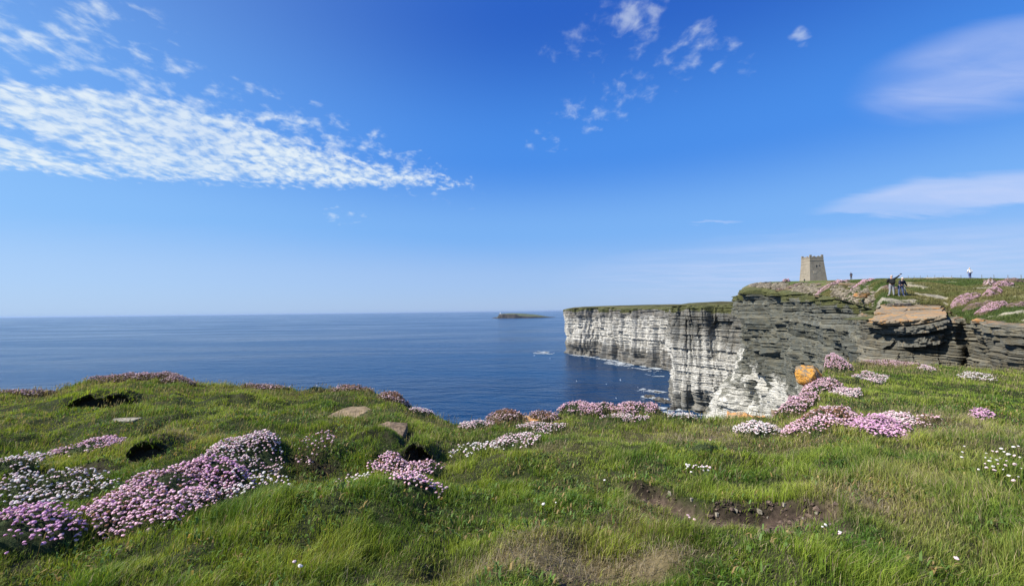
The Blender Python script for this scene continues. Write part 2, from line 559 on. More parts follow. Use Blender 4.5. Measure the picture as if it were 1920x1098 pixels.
def Z(x, y, fine=True):
    x = np.asarray(x, float); y = np.asarray(y, float)
    D, ze, a = edge_of(x, y)
    D = D + 0.0
    tt = np.clip(y / D, 0, 1)
    w = sstep(0.25, 1.0, tt)
    z = -1.64 * (1 - w) + ze * w
    hum = 0.13 * fbm(x * .55 + 3, y * .55, 2, 11) + 0.12 * fbm(x * 1.7, y * 1.7 + 5, 3, 21)
    z = z + hum * (1 - 0.75 * sstep(.75, 1.0, tt)) * sstep(0.0, 2.5, y)
    z = z + 0.018 * fbm(x * 6, y * 6, 2, 31)
    for cx, cy, rx, ry, h in _F:
        q = ((x - cx) / rx) ** 2 + ((y - cy) / ry) ** 2
        if h < -.2:
            z = z + h * (1 - sstep(.45, 1.15, q))
        else:
            z = z + h * np.exp(-q)
    for cx, cy, rx, run, h in _S:
        yb = y - cy - .12 * rx * np.cos((x - cx) / rx * 2.2) - .07 * fbm(x * 4, y * 1.0, 3, 33)
        z = z + h * (np.tanh(yb / .03) + .35) * np.exp(-((x - cx) / rx) ** 4) * np.exp(-(yb / run) ** 2)
    sd_, al, L = seg_dist(x, y, SCAR)
    win = sstep(0, .25, al) * (1 - sstep(L - .2, L, al))
    z = z + (0.075 * np.tanh(sd_ / .025) - .02) * np.exp(-(sd_ / .30) ** 2) * (.25 + .75 * win) * (np.abs(sd_) < .9)
    e = np.maximum(y - D, 0)
    z = z - 0.25 * e - 3.0 * e ** 2
    # bare rocky drop into the sea
    z = np.maximum(z, SEA - 1)
    return z


def ground_at(px, py):
    """where the line of sight of a pixel meets the turf"""
    r = ray(px, py)
    d = np.linspace(1.2, 17, 1600)
    zz_ = Z(r[0] * d, d)
    below = np.nonzero(r[2] * d <= zz_)[0]
    if len(below) == 0:
        D, ze, a = edge_of(np.array(r[0]), np.array(1.0))
        D = float(np.interp(r[0], _ea, _ed)) - .1
        return np.array([r[0] * D, D, float(Z(r[0] * D, D))])
    d = d[below[0]]
    return np.array([r[0] * d, d, float(Z(r[0] * d, d))])


DRY = [(1060, 1090, 210, .20, 1.3), (1215, 960, 60, .3, .7), (1400, 985, 230, .3, .5), (1590, 960, 60, .4, .7), (1700, 950, 150, .6, .35), (1130, 1020, 120, .2, .5), (1780, 820, 250, 1.2, .45), (1640, 800, 300, 1.2, .3),
       (1350, 800, 180, .7, .45), (1000, 830, 100, .6, .35), (350, 845, 90, .3, .4), (1000, 1040, 60, .15, .6), (640, 790, 60, .5, .3), (1200, 1080, 90, .12, .8)]
_D = []
for fx_, fy_, w_, dm_, h_ in DRY:
    c_ = pxz(fx_, fy_, -1.72); _D.append((c_[0], c_[1], w_ / F * c_[1], dm_, h_))


def dryness(x, y):
    d = 0.0
    for cx, cy, rx, ry, h in _D:
        d = d + h * np.exp(-((x - cx) / rx) ** 2 - ((y - cy) / ry) ** 2)
    return np.clip(d + .30 * fbm(x * 1.1, y * 1.1, 4, 71), 0, 1)


def dirt(x, y):
    sd_, al, L = seg_dist(x, y, SCAR)
    nz = fbm(x * 5, y * 5, 4, 91)
    wid = .13 + .20 * sstep(L * .3, L * .6, al)
    m = 1 - sstep(.55, 1.2, np.abs(sd_ + wid * .8) / wid + nz * .5)
    m = m * sstep(0, .12, al) * (1 - sstep(L - .05, L + .01, al) * 0.5)
    c = pxz(1070, 1100)
    q = ((x - c[0]) / .42) ** 2 + ((y - c[1]) / .13) ** 2
    m2 = .35 * (1 - sstep(.4, 1.1, q + nz * .5))
    return np.clip(np.maximum(m, m2), 0, 1)


print('terrain')
gx = np.arange(-19, 24, 0.05); gy = np.concatenate([np.arange(-6, 1.6, .2), np.arange(1.6, 17.5, .04)])
GX, GY = np.meshgrid(gx, gy)
GZ = Z(GX, GY)
dr = dirt(GX, GY); dy_ = dryness(GX, GY)
base = np.array([.030, .036, .013])[None, None] * np.ones(GX.shape + (1,))
straw = np.array([.16, .125, .065]); soil = np.array([.085, .060, .045])
nz_ = fbm(GX * 3, GY * 3, 3, 5)[..., None] * .5 + .5
gc = base * (1 - dy_[..., None] * .8) + straw * dy_[..., None] * .9
gc = gc * (1 - dr[..., None]) + soil * (0.7 + .8 * nz_) * dr[..., None]
steep = sstep(-2.6, -5, GZ)[..., None]
e_ = .04
slp_ = np.gradient(GZ, axis=0) / np.gradient(gy)[:, None]
bare = (sstep(.8, 1.6, np.abs(slp_)) * (GZ > -3))[..., None]
gc = gc * (1 - bare) + np.array([.030, .024, .016]) * (.5 + nz_) * bare
gc = gc * (1 - steep) + np.array([.14, .13, .11]) * steep
GZ = GZ + dr * .022 * fbm(GX * 22, GY * 22, 3, 8)
turf = np_mesh('ground', np.stack([GX, GY, GZ], -1).reshape(-1, 3), grid_faces(len(gy), len(gx)), M_SOIL, gc.reshape(-1, 3), smooth=True)
tag(turf, kind='structure')

# ------------------------------------------------------------------ thrift patches (positions first: grass keeps off them)
# name, px, py (centre), half width px, half depth m, mound height, density 0..1, tint, label
PINK, PALE, WHITE, MAG, FADE = 'pink', 'pale', 'white', 'magenta', 'faded'
PATCH = [
    (312, 948, 112, .46, .15, 1.0, PINK, 'dense pink cushion of thrift bulging over the grass, fullest in the near turf'),
    (392, 915, 60, .24, .11, 1.0, MAG, 'vivid mauve thrift between the big pink cushion and the paler bank behind'),
    (455, 876, 82, .42, .10, .8, PALE, 'pale pink thrift bank rising behind the big pink cushion'),
    (485, 925, 60, .30, .05, .35, WHITE, 'thin whitish thrift trailing beside the pale bank'),
    (168, 846, 66, .22, .06, .8, PINK, 'narrow strip of pink thrift above a dark grassy hollow'),
    (62, 868, 40, .22, .04, .45, PALE, 'sparse pale thrift continuing the narrow pink strip'),
    (20, 890, 42, .25, .04, .45, WHITE, 'whitish thrift over black shade at the frame edge'),
    (95, 935, 110, .36, .05, .40, WHITE, 'loose scatter of white thrift heads across the near slope'),
    (30, 985, 70, .14, .05, .5, WHITE, 'pale white thrift heads just above the mauve corner cushion'),
    (52, 1008, 75, .20, .10, 1.0, MAG, 'mauve thrift cushion in the bottom corner of the slope'),
    (765, 895, 62, .24, .08, .9, PINK, 'pink thrift arc along the top of a small grassy ledge'),
    (782, 914, 50, .12, .05, .85, PINK, 'short row of pink thrift below the arc on the ledge'),
    (660, 914, 34, .14, .03, .40, WHITE, 'few whitish thrift heads trailing off the ledge cushions'),
    (596, 838, 26, .35, .03, .35, FADE, 'sparse faded thrift on the bank below the flat stone slab'),
    (270, 712, 86, .35, .10, .7, FADE, 'long faded thrift crest on the highest hump against the sea'),
    (335, 716, 22, .30, .08, .9, FADE, 'dusky thrift knob at the seaward end of the highest hump'),
    (38, 740, 48, .35, .05, .6, FADE, 'faded thrift fringe on the skyline at the frame edge'),
    (505, 729, 46, .35, .05, .5, FADE, 'thin faded thrift fringe on the skyline past the hump'),
    (590, 735, 18, .25, .07, .9, PALE, 'small round pale thrift tuft alone on the skyline'),
    (664, 732, 40, .35, .08, .7, FADE, 'rusty thrift mound on the skyline above the flat stone slab'),
    (740, 752, 32, .35, .10, .8, FADE, 'brown dying thrift cushion at the top of the drop'),
    (790, 776, 24, .25, .05, .7, PALE, 'pale thrift clinging to the falling edge'),
    (890, 802, 30, .22, .05, .8, PALE, 'low pale thrift strip at the lowest dip of the edge'),
    (950, 786, 36, .32, .15, .8, FADE, 'domed thrift hummock with a rusty orange crown at the edge'),
    (1018, 778, 27, .22, .12, .8, FADE, 'dark purple brown thrift dome beside the tan edge rocks'),
    (1104, 767, 50, .30, .12, 1.0, PINK, 'bright pink thrift crest against the shaded cove'),
    (1196, 773, 42, .30, .11, 1.0, PINK, 'pink thrift crest above the surf at the cliff foot'),
    (1172, 788, 46, .20, .04, .6, PALE, 'pale thrift band in the grass just below the pink crests'),
    (1010, 805, 44, .25, .04, .7, PALE, 'pale thrift among the tan edge rocks'),
    (965, 828, 44, .30, .04, .65, PALE, 'pale thrift slanting down from the tan edge rocks'),
    (895, 852, 50, .28, .03, .32, WHITE, 'thin white thrift at the lower end of the slanting band'),
    (1275, 776, 26, .15, .04, .5, WHITE, 'whitish thrift peeping over the seeding grass'),
    (1422, 814, 48, .26, .09, .9, WHITE, 'compact silvery white thrift cushion on the near lip'),
    (1488, 774, 42, .42, .20, 1.0, PINK, 'pink thrift bank spilling towards the gulf edge'),
    (1545, 799, 68, .50, .18, 1.0, PINK, 'broad pink thrift bank with a brown bare crown'),
    (1642, 820, 50, .44, .14, 1.0, MAG, 'vivid magenta thrift cushion tapering downhill'),
    (1672, 798, 46, .34, .07, .8, PALE, 'pale pink thrift behind the magenta cushion'),
    (1730, 798, 32, .20, .03, .5, FADE, 'faded thrift tailing off into dry grass'),
    (1540, 735, 38, .55, .20, 1.0, PINK, 'pink thrift cushion just below the orange boulder'),
    (1585, 742, 30, .40, .06, .8, PALE, 'pale thrift terrace beside the cushion under the orange boulder'),
    (1566, 690, 28, .80, .30, .95, PINK, 'pink and plum thrift mound standing beside the orange boulder'),
    (1630, 716, 30, .60, .05, .55, PALE, 'loose pale thrift in the meadow behind the boulder'),
    (1660, 678, 60, .60, .05, .7, FADE, 'faded thrift strip along the meadow edge below the dark cliff'),
    (1736, 694, 14, .40, .05, .8, PALE, 'tiny pale thrift tuft inside the meadow edge'),
    (1830, 712, 34, .6, .03, .35, WHITE, 'scattered whitish thrift far out in the meadow'),
    (1838, 787, 22, .16, .05, 1.0, MAG, 'isolated small mauve thrift cushion in the open meadow'),
    (1313, 844, 28, .10, .04, .75, PALE, 'small pale thrift cluster alone in short grass'),
    (1560, 773, 22, .2, .03, .5, PALE, 'small pale thrift clump in the hollow behind the broad bank'),
    (1800, 862, 20, .14, .02, .10, WHITE, 'three white thrift flowers in a row in the long grass'),
    (1870, 882, 44, .30, .02, .13, WHITE, 'loose drift of white and mauve thrift flowers in long grass'),
    (1900, 853, 18, .10, .02, .16, WHITE, 'pair of white thrift flowers above the loose drift'),
    (1305, 898, 20, .16, .02, .28, WHITE, 'thin white flowers growing on the rim of the bare soil'),
    (1292, 994, 16, .06, .01, .20, PINK, 'three pink thrift flowers below the bare soil scar'),
    (1565, 1030, 22, .07, .01, .20, PALE, 'short row of pale thrift flowers past the end of the soil scar'),
    (1785, 1072, 8, .04, .01, .20, WHITE, 'lone white flower low in the dark long grass'),
    (1030, 968, 12, .05, .01, .20, WHITE, 'two white flowers on thin stems in mid slope grass'),
    (560, 1092, 16, .05, .01, .25, PALE, 'two pale thrift flowers at the very bottom of the slope'),
    (1140, 920, 8, .05, .01, .25, WHITE, 'lone white flower beside the shaded cut in the turf'),
    (985, 900 - 55, 30, .15, .02, .35, PALE, 'few pale thrift heads below the slanting band'),
]
PC = []
SHEAR = lambda cx, cy: (cx / cy * .8 if cx / cy > .45 else 0.0)
for p in PATCH:
    g = ground_at(p[0], p[1])
    rx = max(p[2] / F * g[1], .03)
    PC.append((g[0], g[1], rx, p[3] if p[3] < 2.2 * rx or p[4] < .05 else max(2.2 * rx, .05)))


def patch_q(i, x, y):
    cx, cy, rx, ry = PC[i]
    x = x - SHEAR(cx, cy) * (y - cy)
    th = np.arctan2((y - cy) / ry, (x - cx) / rx)
    w = 1 + .28 * (vnoise(np.cos(th) * 1.6 + 10 * i + 5, np.sin(th) * 1.6 + 5, 40 + i) - .5) * 2
    return (((x - cx) / rx) ** 2 + ((y - cy) / ry) ** 2) / w ** 2


def mound(i, x, y):
    q = patch_q(i, x, y)
    h = PATCH[i][4]
    return h * np.clip(1 - q, 0, 1) ** .6 * (1 + .35 * fbm(x * 5, y * 5, 2, 60 + i))


def cushion_cover(x, y):
    m = np.zeros(np.shape(x))
    for i, p in enumerate(PATCH):
        if p[5] > .65:
            cx, cy, rx, ry = PC[i]
            near = (np.abs(x - cx - SHEAR(cx, cy) * (y - cy)) < rx * 1.4) & (np.abs(y - cy) < ry * 1.4)
            if near.any():
                q = patch_q(i, x, y)
                m = np.where(near, np.maximum(m, (1 - sstep(.6, 1.0, q)) * .85), m)
    return m


# ------------------------------------------------------------------ rocks lying in the turf (positions)
ROCKS = [
    # px, py, half width px, half depth m, thickness, kind, label
    (657, 776, 44, .42, .10, 'tan', 'flat tan stone slab set in the turf near the skyline', 5),
    (238, 785, 34, .16, .04, 'pale', 'thin pale stone slab showing at the mouth of the grassy hollow', 4),
    (1000, 790, 32, .22, .10, 'orange', 'tan orange rock at the edge between two thrift domes', 5),
    (1040, 792, 26, .18, .06, 'orange', 'lower tan rock ledge next to the plum thrift dome', 5),
    (1021, 785, 9, .07, .06, 'pale', 'small pale stone perched on the tan edge rock', 4),
    (455, 772, 16, .15, .04, 'straw', 'small bare tan stone among grass on the open slope', 4),
    (738, 806, 36, .22, .12, 'soil', 'weathered brown rock above the black hole in the turf', 5),
]
RC = []
for r_ in ROCKS:
    g = ground_at(r_[0], r_[1]); RC.append((g[0], g[1], r_[2] / F * g[1], r_[3]))


def rock_cover(x, y):
    m = np.zeros(np.shape(x))
    for cx, cy, rx, ry in RC:
        q = ((x - cx) / (rx * .95)) ** 2 + ((y - cy) / (ry * .95)) ** 2
        m = np.maximum(m, 1 - sstep(.7, 1.1, q))
    return m


# ------------------------------------------------------------------ sods hanging over the deeper hollows
OVER = [(0, .20), (1, .15), (2, .20), (7, .14)]


def lip_line(j, x):
    cx, cy, rx, run, h = _S[j]
    return cy + .12 * rx * np.cos((x - cx) / rx * 2.2) + .07 * fbm(x * 4, np.full(np.shape(x), cy), 3, 33)


def lip(j, ov, x, y):
    cx, cy, rx, run, h = _S[j]
    yl = lip_line(j, x); k = np.clip(1 - ((x - cx) / (rx * .95)) ** 2, 0, 1) ** .5 * (.75 + .45 * fbm(x * 6, x * 0 + j, 3, 12))
    zt = Z(x, yl + .08)
    d = yl - y
    return yl, ov * k, zt - 1.6 * np.maximum(d, 0) ** 2 - .012


LIPS = []
for j, ov in OVER:
    cx, cy, rx, run, h = _S[j]
    u = np.linspace(-1, 1, 60)[:, None]; v = np.linspace(0, 1, 12)[None]
    X_ = cx + rx * .95 * u + 0 * v
    yl, o_, _ = lip(j, ov, X_, X_ * 0)
    Y_ = yl + .10 - (o_ + .10) * v
    Zt = np.where(v * (o_ + .1) < .1, Z(X_, Y_) + .0, lip(j, ov, X_, Y_)[2]) - .004
    Zb = Zt - .05 * np.sqrt(np.clip(1 - v ** 4, 0, 1)) - .005 + .02 * fbm(X_ * 14, Y_ * 14, 2, 7)
    XX_ = np.concatenate([X_, X_[:, ::-1]], 1); YY_ = np.concatenate([Y_, Y_[:, ::-1]], 1); ZZ_ = np.concatenate([Zt, Zb[:, ::-1]], 1)
    LIPS.append(np.stack([XX_, YY_, ZZ_], -1))
VV_ = []; FF_ = []; o0 = 0
for L_ in LIPS:
    VV_.append(L_.reshape(-1, 3)); FF_.append(grid_faces(L_.shape[0], L_.shape[1]) + o0); o0 += L_.shape[0] * L_.shape[1]
VV_ = np.concatenate(VV_)
sod = np_mesh('turf', VV_, np.concatenate(FF_), M_SOIL, np.ones((len(VV_), 3)) * np.array([.03, .03, .014]), smooth=True)
tag(sod, kind='structure')

# ------------------------------------------------------------------ grass
def make_blades(x, y, z, h, w, dirx, diry, lean, col_b, col_t, segs=2, faceang=None):
    n = len(x)
    fa = RNG.uniform(0, math.pi, n) if faceang is None else faceang
    wx = np.cos(fa) * w * .5; wy = np.sin(fa) * w * .5
    V_ = np.zeros((n, 5, 3), np.float32)
    hx = dirx * lean * h; hy = diry * lean * h
    V_[:, 0] = np.stack([x - wx, y - wy, z], 1); V_[:, 1] = np.stack([x + wx, y + wy, z], 1)
    mxx = x + hx * .33; myy = y + hy * .33; mz = z + h * .62
    V_[:, 2] = np.stack([mxx - wx * .8, myy - wy * .8, mz], 1); V_[:, 3] = np.stack([mxx + wx * .8, myy + wy * .8, mz], 1)
    V_[:, 4] = np.stack([x + hx, y + hy, z + h * np.sqrt(np.clip(1 - (lean * .72) ** 2, .1, 1))], 1)
    i = (np.arange(n) * 5)[:, None]
    quads = i + np.array([[0, 1, 3, 2]]); tris = i + np.array([[2, 3, 4]])
    C_ = np.zeros((n, 5, 3), np.float32)
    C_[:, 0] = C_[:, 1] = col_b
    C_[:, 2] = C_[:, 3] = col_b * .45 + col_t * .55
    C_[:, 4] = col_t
    return V_.reshape(-1, 3), quads, tris, C_.reshape(-1, 3)


print('grass')
A_MAX = 1.5
ys = np.linspace(1.5, 15.5, 400)
DENS = 11500.0
rho = DENS * np.minimum(1, (3.0 / ys) ** 1.55)
cdf = np.cumsum(rho * 2 * A_MAX * ys) * (ys[1] - ys[0])
N = int(cdf[-1])
print('blades wanted', N)
yy_ = np.interp(RNG.uniform(0, cdf[-1], N), cdf, ys)
xx_ = RNG.uniform(-A_MAX, A_MAX, N) * yy_
D_, ze_, a_ = edge_of(xx_, yy_)
clump = vnoise(xx_ * 3.2 + 40, yy_ * 3.2, 51); clump2 = vnoise(xx_ * 9, yy_ * 9, 52)
keep = (yy_ < D_ + .35)
keep &= RNG.random(N) > dirt(xx_, yy_) * .97
keep &= RNG.random(N) > .72 * sstep(.7, 1.0, dryness(xx_, yy_)) * (yy_ < 3.6)
keep &= RNG.random(N) > cushion_cover(xx_, yy_)
keep &= RNG.random(N) > rock_cover(xx_, yy_)
keep &= RNG.random(N) < (.45 + .9 * clump2)
xx_, yy_, clump, clump2 = xx_[keep], yy_[keep], clump[keep], clump2[keep]
n = len(xx_); print('blades', n)
hol = np.zeros(n)
e_ = .03
slp = np.hypot(Z(xx_ + e_, yy_) - Z(xx_ - e_, yy_), Z(xx_, yy_ + e_) - Z(xx_, yy_ - e_)) / (2 * e_)
steepg = sstep(1.0, 1.8, slp) * (yy_ < D_[keep] - .05)
hol = np.maximum(hol, steepg * (.35 + .65 * (RNG.random(n) < .5)))
for j, ov in OVER:          # tall grass stands in front of and along the mouth of each hollow
    yl = lip_line(j, xx_); inx = np.abs(xx_ - _S[j][0]) < _S[j][2] * 1.3
    hol = np.where(inx & (yy_ < yl - ov * .55) & (yy_ > yl - .9), hol * .1, hol)
for cx, cy, rx, ry, h_ in _F:
    if h_ < -.2: hol = np.maximum(hol, 1 - sstep(.7, 1.5, ((xx_ - cx) / rx) ** 2 + ((yy_ - cy) / ry) ** 2))
zz2 = Z(xx_, yy_)
onlip = np.zeros(n, bool)
for j, ov in OVER:
    yl, o_, zl = lip(j, ov, xx_, yy_)
    m_ = (np.abs(xx_ - _S[j][0]) < _S[j][2] * .93) & (yy_ < yl + .02) & (yy_ > yl - o_)
    zz2 = np.where(m_, zl, zz2); onlip |= m_
dry = dryness(xx_, yy_)
big = fbm(xx_ * .45, yy_ * .45, 3, 77)
h = (.026 + .080 * sstep(.35, .9, clump) + .032 * clump2) * RNG.uniform(.5, 1.35, n) * (1 - .45 * sstep(.5, 1, dry) * (yy_ < 4)) * (1.12 + .35 * big)
hol[onlip] = 0
h *= 1 - .75 * hol
h *= 1 - .30 * sstep(3.2, 6.5, yy_)
h *= 1 + .35 * sstep(.55, 1.0, xx_ / yy_) * (yy_ < 7)
w = np.maximum(.0034, yy_ * .00095) * RNG.uniform(.7, 1.3, n) * np.where(onlip, 1.6, 1)
h = np.where(onlip, np.maximum(h, .05) * RNG.uniform(.8, 1.5, n), h)
zz2 = zz2 - np.where(onlip, RNG.uniform(0, .05, n), 0)
ang = R(15) + 1.5 * fbm(xx_ * .8 + 9, yy_ * .8, 2, 81) + 1.2 * fbm(xx_ * 4, yy_ * 4, 2, 82) + RNG.normal(0, 1.0, n)
lean = np.clip(.45 + .30 * fbm(xx_ * 2.2, yy_ * 2.2, 2, 83) + RNG.normal(0, .22, n), .05, 1.15)
g1 = np.array([.075, .165, .015]); g2 = np.array([.31, .385, .042]); g3 = np.array([.49, .435, .12]); straw = np.array([.42, .34, .19])
mixv = np.clip(.5 + .9 * fbm(xx_ * 1.3, yy_ * 1.3 + 30, 3, 85) + .35 * fbm(xx_ * 5, yy_ * 5, 2, 84) + .35 * (clump - .5) + RNG.normal(0, .22, n), 0, 1)[:, None]
ct = g1 * (1 - mixv) + g2 * mixv
yel = np.clip(-.03 + .30 * big + .35 * fbm(xx_ * 2.6, yy_ * 2.6, 2, 86) + RNG.normal(0, .15, n) + .55 * dry + .12 * sstep(.3, 1.0, xx_ / yy_), 0, 1)[:, None]
ct = ct * (1 - yel) + g3 * yel
isdry = (RNG.random(n) < .05 + .55 * dry ** 1.3)[:, None]
ct = np.where(isdry, straw * RNG.uniform(.6, 1.2, (n, 1)), ct)
ct = ct * RNG.uniform(.55, 1.5, (n, 1))
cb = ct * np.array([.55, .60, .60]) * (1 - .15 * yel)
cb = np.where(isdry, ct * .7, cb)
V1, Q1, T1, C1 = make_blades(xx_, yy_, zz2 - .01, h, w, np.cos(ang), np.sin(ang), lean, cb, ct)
# taller seeding stalks
N2 = 30000
y2 = np.sqrt(RNG.uniform(1.6 ** 2, 14.5 ** 2, N2)); x2 = RNG.uniform(-A_MAX, A_MAX, N2) * y2
D2, _, _ = edge_of(x2, y2)
sdens = sstep(-.1, .7, fbm(x2 * .9, y2 * .9, 3, 88) + .9 * dryness(x2, y2) + .5 * (y2 / D2 > .8))
k2 = (y2 < D2 + .1) & (RNG.random(N2) < sdens) & (RNG.random(N2) > cushion_cover(x2, y2)) & (RNG.random(N2) > dirt(x2, y2)) & (RNG.random(N2) > rock_cover(x2, y2))
x2, y2 = x2[k2], y2[k2]; n2 = len(x2)
h2 = RNG.uniform(.10, .20, n2)
ang2 = R(10) + RNG.normal(0, .6, n2); lean2 = np.clip(RNG.normal(.3, .15, n2), .02, .8)
w2 = np.maximum(.0022, y2 * .0008)
sc = np.array([.26, .22, .10]) * RNG.uniform(.5, 1.25, (n2, 1))
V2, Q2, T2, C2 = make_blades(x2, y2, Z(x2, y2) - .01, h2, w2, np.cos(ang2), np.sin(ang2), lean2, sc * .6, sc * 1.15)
# seed spikes: small fat lens at the tip
tipx = x2 + np.cos(ang2) * lean2 * h2 * .62; tipy = y2 + np.sin(ang2) * lean2 * h2 * .62
V3, Q3, T3, C3 = make_blades(tipx, tipy, Z(x2, y2) + h2 * .70, h2 * .28, np.maximum(.006, y2 * .0013), np.cos(ang2), np.sin(ang2), lean2 * 1.1, sc * 1.1, sc * 1.2)
N4 = 110000
y4 = np.sqrt(RNG.uniform(1.6 ** 2, 7.0 ** 2, N4)); x4 = RNG.uniform(-A_MAX, A_MAX, N4) * y4
k4 = (RNG.random(N4) < sstep(.25, .9, dryness(x4, y4)) + .04) & (RNG.random(N4) > cushion_cover(x4, y4)) & (RNG.random(N4) > .75 * dirt(x4, y4) * (y4 > 3))
x4, y4 = x4[k4], y4[k4]; n4 = len(x4)
c4_ = np.array([.40, .33, .22]) * RNG.uniform(.35, 1.2, (n4, 1)); a4 = RNG.uniform(0, 6.28, n4)
V4, Q4, T4, C4 = make_blades(x4, y4, Z(x4, y4) + RNG.uniform(.0, .02, n4), RNG.uniform(.03, .09, n4), np.maximum(.0035, y4 * .0009), np.cos(a4), np.sin(a4), RNG.uniform(.9, 1.3, n4), c4_ * .8, c4_)
N5 = 42000
y5 = np.sqrt(RNG.uniform(1.6 ** 2, 8.0 ** 2, N5)); x5 = RNG.uniform(-A_MAX, A_MAX, N5) * y5
k5 = (fbm(x5 * 2.1, y5 * 2.1, 3, 95) > .05) & (RNG.random(N5) > cushion_cover(x5, y5)) & (RNG.random(N5) > dirt(x5, y5)) & (RNG.random(N5) > rock_cover(x5, y5))
x5, y5 = x5[k5], y5[k5]; n5 = len(x5)
c5_ = np.where(RNG.random((n5, 1)) < .8, np.array([.13, .22, .04]), np.array([.34, .24, .09])) * RNG.uniform(.5, 1.4, (n5, 1)); a5 = RNG.uniform(0, 6.28, n5)
V5, Q5, T5, C5 = make_blades(x5, y5, Z(x5, y5) + RNG.uniform(.005, .05, n5), RNG.uniform(.025, .06, n5), RNG.uniform(.008, .018, n5), np.cos(a5), np.sin(a5), RNG.uniform(.7, 1.3, n5), c5_ * .8, c5_, faceang=a5 + math.pi / 2)
V4 = np.concatenate([V4, V5]); Q4 = np.concatenate([Q4, Q5 + len(V4) - len(V5)]); T4 = np.concatenate([T4, T5 + len(V4) - len(V5)]); C4 = np.concatenate([C4, C5])
V3 = np.concatenate([V3, V4]); Q3 = np.concatenate([Q3, Q4 + len(V3) - len(V4)]); T3 = np.concatenate([T3, T4 + len(V3) - len(V4)]); C3 = np.concatenate([C3, C4])
o1 = len(V1); o2 = o1 + len(V2)
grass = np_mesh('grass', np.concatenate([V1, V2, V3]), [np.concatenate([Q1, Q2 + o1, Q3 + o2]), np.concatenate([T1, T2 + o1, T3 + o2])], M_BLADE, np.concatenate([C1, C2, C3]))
tag(grass, 'windblown green and straw coloured grass covering the near clifftop', 'grass', kind='stuff')
del V1, Q1, T1, C1, V2, V3, C2, C3

# ------------------------------------------------------------------ thrift flower heads
def head_mesh(name, tint, seed, sub=2):
    rg = np.random.default_rng(seed)
    bm = bmesh.new()
    bmesh.ops.create_icosphere(bm, subdivisions=sub, radius=1)
    vs = np.array([v.co[:] for v in bm.verts]); fs = np.array([[v.index for v in f.verts] for f in bm.faces])
    bm.free()
    bump = rg.uniform(.78, 1.18, len(vs))[:, None]
    vs = vs * bump * np.array([1, 1, .72])
    vs[:, 2] = np.where(vs[:, 2] < -.25, -.25 + (vs[:, 2] + .25) * .35, vs[:, 2])
    c = np.array(TINT[tint]) * rg.uniform(.80, 1.18, (len(vs), 1))
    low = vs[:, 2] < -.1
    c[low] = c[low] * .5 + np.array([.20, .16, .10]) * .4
    return vs, fs, c


TINT = {'pink': (.80, .53, .62), 'pale': (.82, .64, .67), 'white': (.80, .75, .73), 'magenta': (.72, .40, .62), 'faded': (.46, .32, .31), 'brown': (.26, .13, .07)}
HEADS = {k: [head_mesh(k, k, 100 + j, 1) for j in range(3)] for k in TINT}
HEADS_HI = {k: [head_mesh(k, k, 100 + j, 2) for j in range(3)] for k in TINT}
HEAD_ME = {}


def head_data(tint, j):
    if (tint, j) not in HEAD_ME:
        vs, fs, c = HEADS_HI[tint][j]
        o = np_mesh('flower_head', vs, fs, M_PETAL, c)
        HEAD_ME[(tint, j)] = o.data
        bpy.data.objects.remove(o)
    return HEAD_ME[(tint, j)]


def rot_pts(v, tx, ty):
    # small tilt about x and y
    x, y, z = v[..., 0], v[..., 1], v[..., 2]
    return np.stack([x + z * ty, y - z * tx, z - x * ty + y * tx], -1)


